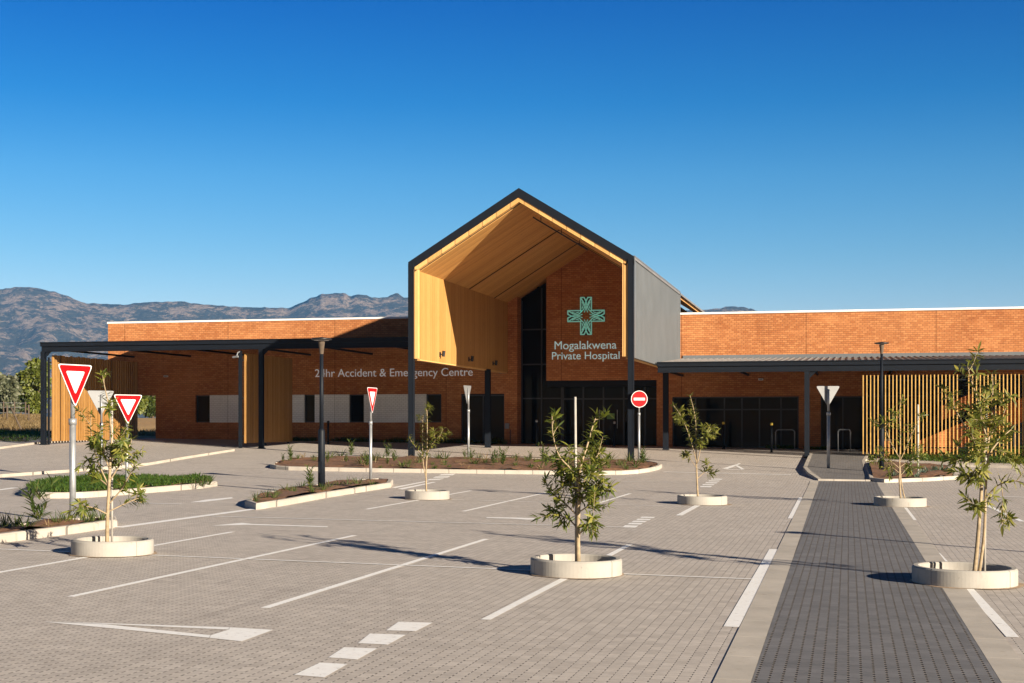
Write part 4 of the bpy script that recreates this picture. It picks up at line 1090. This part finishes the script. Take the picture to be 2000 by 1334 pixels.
young_tree('wide airy young tree in the far ring by walkway', cF, [
    ([(1759,974),(1757,935),(1757,892)], .026,.015, 1, 0),
    ([(1767,974),(1761,945),(1758,910)], .018,.010, 1, .005),
    ([(1757,900),(1756,850),(1752,800),(1756,766)], .011,.004, .2, .5),
    ([(1758,900),(1775,860),(1790,825),(1797,800)], .011,.004, .2, .5),
    ([(1757,895),(1740,865),(1730,840),(1722,815)], .011,.004, .2, .5),
    ([(1757,915),(1735,897),(1718,890),(1706,878)], .010,.004, .25, .7),
    ([(1758,912),(1778,898),(1790,890),(1800,886)], .010,.004, .25, .7),
    ([(1758,925),(1745,915),(1738,912),(1730,918)], .008,.004, .3, .7),
    ([(1758,930),(1772,915),(1780,910),(1786,914)], .008,.004, .3, .7)], 51, .17, 2.2, 'leaf', 26)
q = G(1793,932,.1); st = thing('tree_stake', 'grey stake standing in the small bed right of walkway', 'stake', q)
b = MB(); b.tube([q-Vector((0,0,.1)), Vector((q.x,q.y,CH+(HZ-790)*depth(q)/F))], .035, 8); b.build('pole', M['stake'], st, True)
b = MB(); b.tube([q+Vector((0,0,1.5)), q+Vector((0,0,1.56))], .042, 8); b.build('tie', M['black'], st)
# ------------------------------------------------------------------ bedding plants
def tuft_mesh(name, seed, n, h, spread, w_, m, dry=0):
    rnd = random.Random(seed); b = MB()
    for i in range(n):
        a = rnd.uniform(0,6.283); r = rnd.uniform(0,.06); el = rnd.uniform(.35,1.45)
        d = Vector((math.cos(a)*math.cos(el)*spread, math.sin(a)*math.cos(el)*spread, math.sin(el)))
        L = h*rnd.uniform(.55,1.1); side = Vector((-math.sin(a), math.cos(a), 0))
        b.leaf(Vector((math.cos(a)*r, math.sin(a)*r, -.02)), d, side, L, w_*rnd.uniform(.7,1.2), rnd.uniform(.15,.5), .3)
    me = bpy.data.meshes.new(name); me.from_pydata([tuple(v) for v in b.v], [], b.f); me.materials.append(M[m]); return me
def bush_mesh(name, seed, n, h, m, stems=7):
    rnd = random.Random(seed); b = MB()
    for i in range(stems):
        a = rnd.uniform(0,6.283); tilt = rnd.uniform(.05,.5); L = h*rnd.uniform(.6,1.0)
        t = Vector((math.cos(a)*tilt, math.sin(a)*tilt, 1)).normalized()
        for k in range(n//stems):
            f = rnd.uniform(.1,1); p = t*L*f; rr = rnd.uniform(0,6.283)
            rad = Matrix.Rotation(rr,3,t) @ t.orthogonal().normalized()
            b.leaf(p, t*.9+rad*.7, t.cross(rad), h*.26*rnd.uniform(.7,1.2), h*.045, .3, .2)
    me = bpy.data.meshes.new(name); me.from_pydata([tuple(v) for v in b.v], [], b.f); me.materials.append(M[m]); return me
TM = {'tuft': [tuft_mesh('tuft_leaves', 100+i, 34, .42, 1., .022, 'tuft') for i in range(3)],
      'low': [tuft_mesh('low_leaves', 110+i, 30, .20, 1.2, .030, 'tuft') for i in range(2)],
      'agave': [tuft_mesh('agave_leaves', 120+i, 30, .42, 1.1, .075, 'agave') for i in range(2)],
      'bush': [bush_mesh('bush_leaves', 130+i, 90, .62, 'tuft', 8) for i in range(2)],
      'dry': [tuft_mesh('dry_leaves', 140+i, 22, .30, 1., .018, 'leaf_dry') for i in range(2)]}
prnd = random.Random(77)
def plant(kind, p, s, label, group, cat='plant'):
    o = bpy.data.objects.new('bedding_plant', prnd.choice(TM[kind])); C.objects.link(o)
    o.location = p; o.rotation_euler = (prnd.uniform(-.1,.1), prnd.uniform(-.1,.1), prnd.uniform(0,6.28)); o.scale = (s*prnd.uniform(.85,1.15), s*prnd.uniform(.85,1.15), s)
    return tag(o, label, cat, group)
def scatter(poly, n, kinds, smin, smax, label, group, mind=.35, h=.12):
    xs_ = [p[0] for p in poly]; ys_ = [p[1] for p in poly]; pl = []; tries = 0; ip = offset(poly, .12)
    while len(pl) < n and tries < 6000:
        tries += 1
        p = (prnd.uniform(min(xs_),max(xs_)), prnd.uniform(min(ys_),max(ys_)))
        if not inside(p, ip) or any((p[0]-q[0])**2+(p[1]-q[1])**2 < mind*mind for q in pl): continue
        pl.append(p)
        plant(prnd.choice(kinds), Vector((p[0],p[1],gz(*p)+h)), prnd.uniform(smin,smax), label, group)
scatter(in4, 120, ['tuft','tuft','low','dry','bush'], .6, 1.3, 'small green or straw coloured plant in the red soil of long entrance island', 'plants in the entrance island', .4, .14)
for x, y in ((560,960),(588,957),(610,962),(642,957),(662,953),(678,951),(699,950),(520,973),(540,970),(500,979),(573,963),(726,948),(536,974),(630,960)):
    plant('tuft', G(x,y,.12), prnd.uniform(.6,1.0), 'spiky green tuft in the narrow island round the lamp post', 'tufts in the lamp post island')
plant('bush', G(606,961,.1), 1.15, 'tall upright spiky plant just left of lamp post', None)
for x, y in ((10,1035),(-20,1042),(30,1032),(50,1034),(110,1026),(128,1024),(178,1020),(200,1019),(95,1030),(165,1024)):
    plant(prnd.choice(['tuft','tuft','dry']), G(x,y,.1), prnd.uniform(.6,.95), 'spiky tuft in the long strip at left near the yield sign', 'tufts in the left strip')
plant('bush', G(75,1028,.1), 1.5, 'tall branching shrub in the left strip beside yield sign', None, 'shrub')
for x, y in ((1760,930),(1775,925),(1800,928),(1815,925),(1826,922),(1840,924),(1745,933),(1788,934)):
    plant('agave', G(x,y,.08), prnd.uniform(.75,1.25), 'grey green rosette plant in the small bed right of walkway', 'grey green rosettes')
for x, y in ((395,948),(408,946),(70,962),(85,960)):
    plant('tuft', G(x,y,.12), prnd.uniform(.8,1.1), 'taller tuft standing at an end of the left grass island', 'tufts in the grass island')
def grass(label, poly, n, h, m, seed, hz=.12, wd=.016, gf=gz):
    rnd = random.Random(seed); b = MB(); xs_ = [p[0] for p in poly]; ys_ = [p[1] for p in poly]; k = 0
    while k < n:
        p = (rnd.uniform(min(xs_),max(xs_)), rnd.uniform(min(ys_),max(ys_)))
        if not inside(p, poly): continue
        k += 1
        if noise.noise(Vector((p[0]*.55, p[1]*.55, seed+9))) < -.32: continue
        hh = h*(.7+.6*noise.noise(Vector((p[0]*.9,p[1]*.9,seed))))*rnd.uniform(.7,1.2)+.04; a = rnd.uniform(0,6.283); t = rnd.uniform(.1,.7)
        b.leaf(Vector((p[0],p[1],gf(*p)+hz-.02)), Vector((math.cos(a)*t, math.sin(a)*t, 1)), Vector((-math.sin(a),math.cos(a),0)), hh, wd*rnd.uniform(.7,1.4), rnd.uniform(.2,.7), .2)
    o = b.build('grass', M[m]); return tag(o, label, 'grass', kind='stuff')
grass('thick green grass filling the curved left island', in2, 12000, .19, 'grass', 5, .16, .028)
def region(pts): return [tuple(G(*p)[:2]) for p in pts]
grass('strip of green ground cover below the timber battens', region([(1735,897),(1700,884),(1900,880),(2040,884),(2060,908),(1880,904)]), 9000, .42, 'grass', 6, .0, .04)
grass('rough green grass edging the dry field at left', [(-66,67.6),(-42.6,67.6),(-46,86),(-66,86)], 15000, .30, 'grass', 8, -.0, .03, bank)
grass('low green planting along the foot of the left wing', [(xs[549],YW-.05),(XG0+.4,YW-.05),(XG0+.4,YW-.55),(xs[549],YW-.45)], 1500, .40, 'tuft', 9, .0, .04)
grass('low green planting at the foot of brick pier beside right doors', [(xd1-1.6,YW-.05),(xo0+.3,YW-.05),(xo0+.3,YW-1.2),(xd1-1.6,YW-.5)], 700, .3, 'grass', 10, .0, .04)

# ------------------------------------------------------------------ trees, fence and field beyond the building
mb = MB(); nx, ny = 90, 60
for i in range(nx+1):
    for j in range(ny+1):
        x = -135+(135-42.2)*(1-(1-i/nx)**1.4); y = 67.3+46*(j/ny)**1.4; mb.v.append((x, y, bank(x, y)-(0 if j < ny and i < nx else .3)))
for i in range(nx):
    for j in range(ny):
        a = i*(ny+1)+j; mb.f.append((a, a+ny+1, a+ny+2, a+1))
mb.build('field', M['field'], smooth=True, kind='structure')
def big_tree(label, px, Y, top_py, wpx, lm, seed, n=2600, low=.12):
    rnd = random.Random(seed); x = PX(px, Y); d = -x*S+Y*K; g = bank(x, Y); H = CH+(HZ-top_py)*d/F-g; W = wpx*d/F/2
    root = thing('broadleaf_tree', label, 'tree', (x, Y, g), 'trees beyond the hospital')
    tr = MB(); tr.tube([(x,Y,g-.3),(x+.1,Y,g+H*.25),(x-.1,Y+.1,g+H*.6)], [H*.035,H*.025,H*.01], 9)
    lobes = []
    for i in range(15):
        a = rnd.uniform(0,6.283); e = rnd.uniform(0,1)**.7; zz = low+.1+(1-low-.22)*rnd.random()
        rr = W*.72*math.sin(math.pi*min(1,max(.12,(zz-low)/(1.05-low))))**.6*e
        c = Vector((x+math.cos(a)*rr, Y+math.sin(a)*rr, g+H*zz)); s = rnd.uniform(.24,.40)*min(W,H*.5)
        lobes.append((c, s)); tr.tube([(x,Y,g+H*min(.5,zz*.6)), Vector((x,Y,g+H*zz*.8)).lerp(c,.5), c], [H*.012,H*.008,H*.004], 5, False)
    lobes.append((Vector((x, Y, g+H*.86)), .13*H+.1*W))
    tr.build('trunk', M['bark2'], root, True)
    lv = MB()
    for i in range(n):
        c, s = rnd.choice(lobes); v = Vector((rnd.gauss(0,1), rnd.gauss(0,1), rnd.gauss(0,1))).normalized()*s*rnd.uniform(.55,1.05)*(1+.25*noise.noise(c+Vector((i*.37,0,0))))
        v.z *= .85
        p = c+v; dd = (v.normalized()+Vector((rnd.gauss(0,.6), rnd.gauss(0,.6), rnd.gauss(0,.6)-.2))).normalized()
        l = rnd.uniform(.22,.45); lv.leaf(p, dd, Vector((rnd.random(),rnd.random(),rnd.random())), l, l*.55, .3, .3)
    lv.build('crown', M[lm], root, True)
for a in [('grey green feathery tree at far left edge', 8, 104, 735, 80, 'crown3', 1, 4200, .1),
          ('tall green tree behind the grey feathery one at left', -15, 112, 724, 100, 'crown2', 2, 4200, .1),
          ('round sunlit green tree just left of the canopy corner post', 74, 106, 702, 74, 'crown2', 3, 5600, .08),
          ('dark tree between two lighter trees at far left', 40, 118, 742, 60, 'crown', 4, 3600, .03),
          ('dark tree behind the far left slat screen', 150, 116, 735, 90, 'crown', 5, 2200, .05),
          ('bushy green tree seen through left part of wall opening', 262, 104, 738, 50, 'crown2', 6, 4200, .03),
          ('darker tree seen through right part of wall opening', 298, 110, 728, 60, 'crown', 7, 3600, .03),
          ('dark tree hidden behind the brick wall left of opening', 215, 112, 742, 80, 'crown', 8, 1600, .03)]: big_tree(*a)
for i, (px, Y, lean) in enumerate(((14,95,0),(33,88,-1.0),(56,96,0),(-14,95,0))):
    x = PX(px, Y); g = bank(x, Y)
    r = thing('fence_post', ['slim upright fence post in dry field, nearest the photo edge', 'dark leaning post at edge of the dry field', 'slim upright fence post in dry field near canopy', 'fence post in dry field beyond the left edge'][i], 'fence post', (x, Y, g), 'fence posts in the dry field')
    b = MB(); h = 1.55 if lean else 1.2
    b.tube([(x-lean*.45, Y, g-.2), (x+lean*.45, Y, g+h)], [.07,.06], 8); b.build('post', M['bark2'], r, True)
    b = MB(); b.tube([(x+lean*.45, Y, g+h), (x+lean*.46, Y, g+h+.03)], [.065,.03], 8); b.build('post_top', M['bark2'], r)
FY = 98
fw = thing('wire_fence', 'low wire and rail fence across the dry field at left', 'fence', (PX(20,FY), FY, bank(PX(20,FY),FY)))
b = MB(); xa, xb = PX(-120,FY), PX(84,FY)-1.5
for z in (.5,.9,1.25): b.tube([(xa,FY,bank(xa,FY)+z),(xb,FY,bank(xb,FY)+z)], .02, 5)
b.build('wire', M['galv'], fw)
b = MB()
for i in range(9):
    x = xa+(xb-xa)*i/8; b.tube([(x,FY,bank(x,FY)-.2),(x,FY,bank(x,FY)+1.35)], .05, 6)
b.build('fence_posts', M['bark2'], fw)
# straw grass of the field
grass('tall straw coloured grass covering the dry field', [(PX(-120,86),86),(PX(84,86),86),(PX(84,106),106),(PX(-120,106),106)], 16000, .38, 'leaf_dry', 12, 0, .03, bank)
grass('straw coloured grass beyond the wall opening', [(PX(225,82),80.5),(PX(330,82),80.5),(PX(330,100),100),(PX(225,100),100)], 3500, .5, 'leaf_dry', 13, 0, .035)

# ------------------------------------------------------------------ mountains
prof = [(-1400,640),(-900,615),(-500,590),(-200,585),(-60,572),(0,565),(38,560),(60,560),(80,563),(105,569),(130,577),(150,587),(170,592),(210,592),(240,594),(280,590),(320,590),(350,588),(400,594),(440,597),(480,600),(530,600),(565,600),(590,590),(610,580),(630,573),(652,571),(672,572),(685,577),(698,574),(712,576),(728,581),(760,582),(795,582),(900,590),(1050,598),(1200,603),(1330,607),(1390,605),(1415,602),(1435,601),(1455,604),(1480,608),(1600,618),(1800,640),(2100,650),(2600,640),(3200,660)]
def prof_y(px):
    for (x0,y0),(x1,y1) in zip(prof, prof[1:]):
        if x0 <= px <= x1: t = (px-x0)/(x1-x0); t = t*t*(3-2*t)*.5+t*.5; return y0+(y1-y0)*t
    return 650
RD = 6000.; mb = MB(); NA, NR = 900, 80; idx = {}
for i in range(NA+1):
    px = -1400+4600*i/NA; u = (px-1000)/F
    dx, dy = u*K-S, u*S+K
    Hc = (HZ-prof_y(px))/F*RD
    for j in range(NR+1):
        t = j/NR; d = 3400+ (RD-3400)*t/.8
        x, y = dx*d, dy*d
        if t <= .8: q = t/.8; sh = q**1.5*.75+.25*q**4
        else: sh = 1-(t-.8)/.2*.55
        pn = Vector((x*.0016, y*.0016, .3)); rg = 0; amp = 1
        for o_ in range(7):
            rg += amp*(1-abs(noise.noise(pn))*2); pn = pn*2.07; amp *= .5
        env = min(1, t*3)*(1 if t > .8 else (1-(t/.8)**6*.93))
        h = Hc*sh + (rg-1.1)*Hc*.12*env + .008*Hc*noise.noise(Vector((px*.09, 0, t*9)))
        mb.v.append((x, y, max(-5, h+CH if t > .05 else h)))
for i in range(NA):
    for j in range(NR):
        a = i*(NR+1)+j; mb.f.append((a, a+NR+1, a+NR+2, a+1))
m, n, bs = mat('mountain_slopes'); p = pos(n)
g = N(n, 'ShaderNodeNewGeometry'); sx = N(n, 'ShaderNodeSeparateXYZ'); n.links.new(g.outputs['Normal'], sx.inputs[0])
f1 = noise_t(n, mapv(n, p, (1,1,1.3)), .011, 12, .74); f2 = noise_t(n, p, .05, 8, .75)
rock = ramp(n, f2, [(.3, (.20,.145,.10)), (.7, (.46,.35,.26))]); scrub = ramp(n, f2, [(.3, (.045,.045,.030)), (.7, (.11,.10,.065))])
n.links.new(mix(n, ramp(n, mth(n, 'ADD', f1, mth(n, 'MULTIPLY', mth(n, 'SUBTRACT', f2, .5), .35)), [(.48,(0,0,0)), (.58,(1,1,1))]), scrub, rock), bs.inputs['Base Color'])
bs.inputs['Roughness'].default_value = .95; bs.inputs['Specular IOR Level'].default_value = .1
bump(n, bs, f2, 1., 26.)
mb.build('mountains', m, smooth=True, kind='structure')

# ------------------------------------------------------------------ air
hz = MB(); hz.box(-7700, 7700, -200, 7700, -6.5, 640)
m = bpy.data.materials.new('air'); m.use_nodes = True; n = m.node_tree; n.nodes.remove(n.nodes['Principled BSDF'])
v = N(n, 'ShaderNodeVolumePrincipled'); v.inputs['Color'].default_value = (.12,.45,1,1); v.inputs['Density'].default_value = .00006; v.inputs['Anisotropy'].default_value = .0
n.links.new(v.outputs[0], n.nodes['Material Output'].inputs['Volume'])
hz.build('haze', m, kind='stuff')
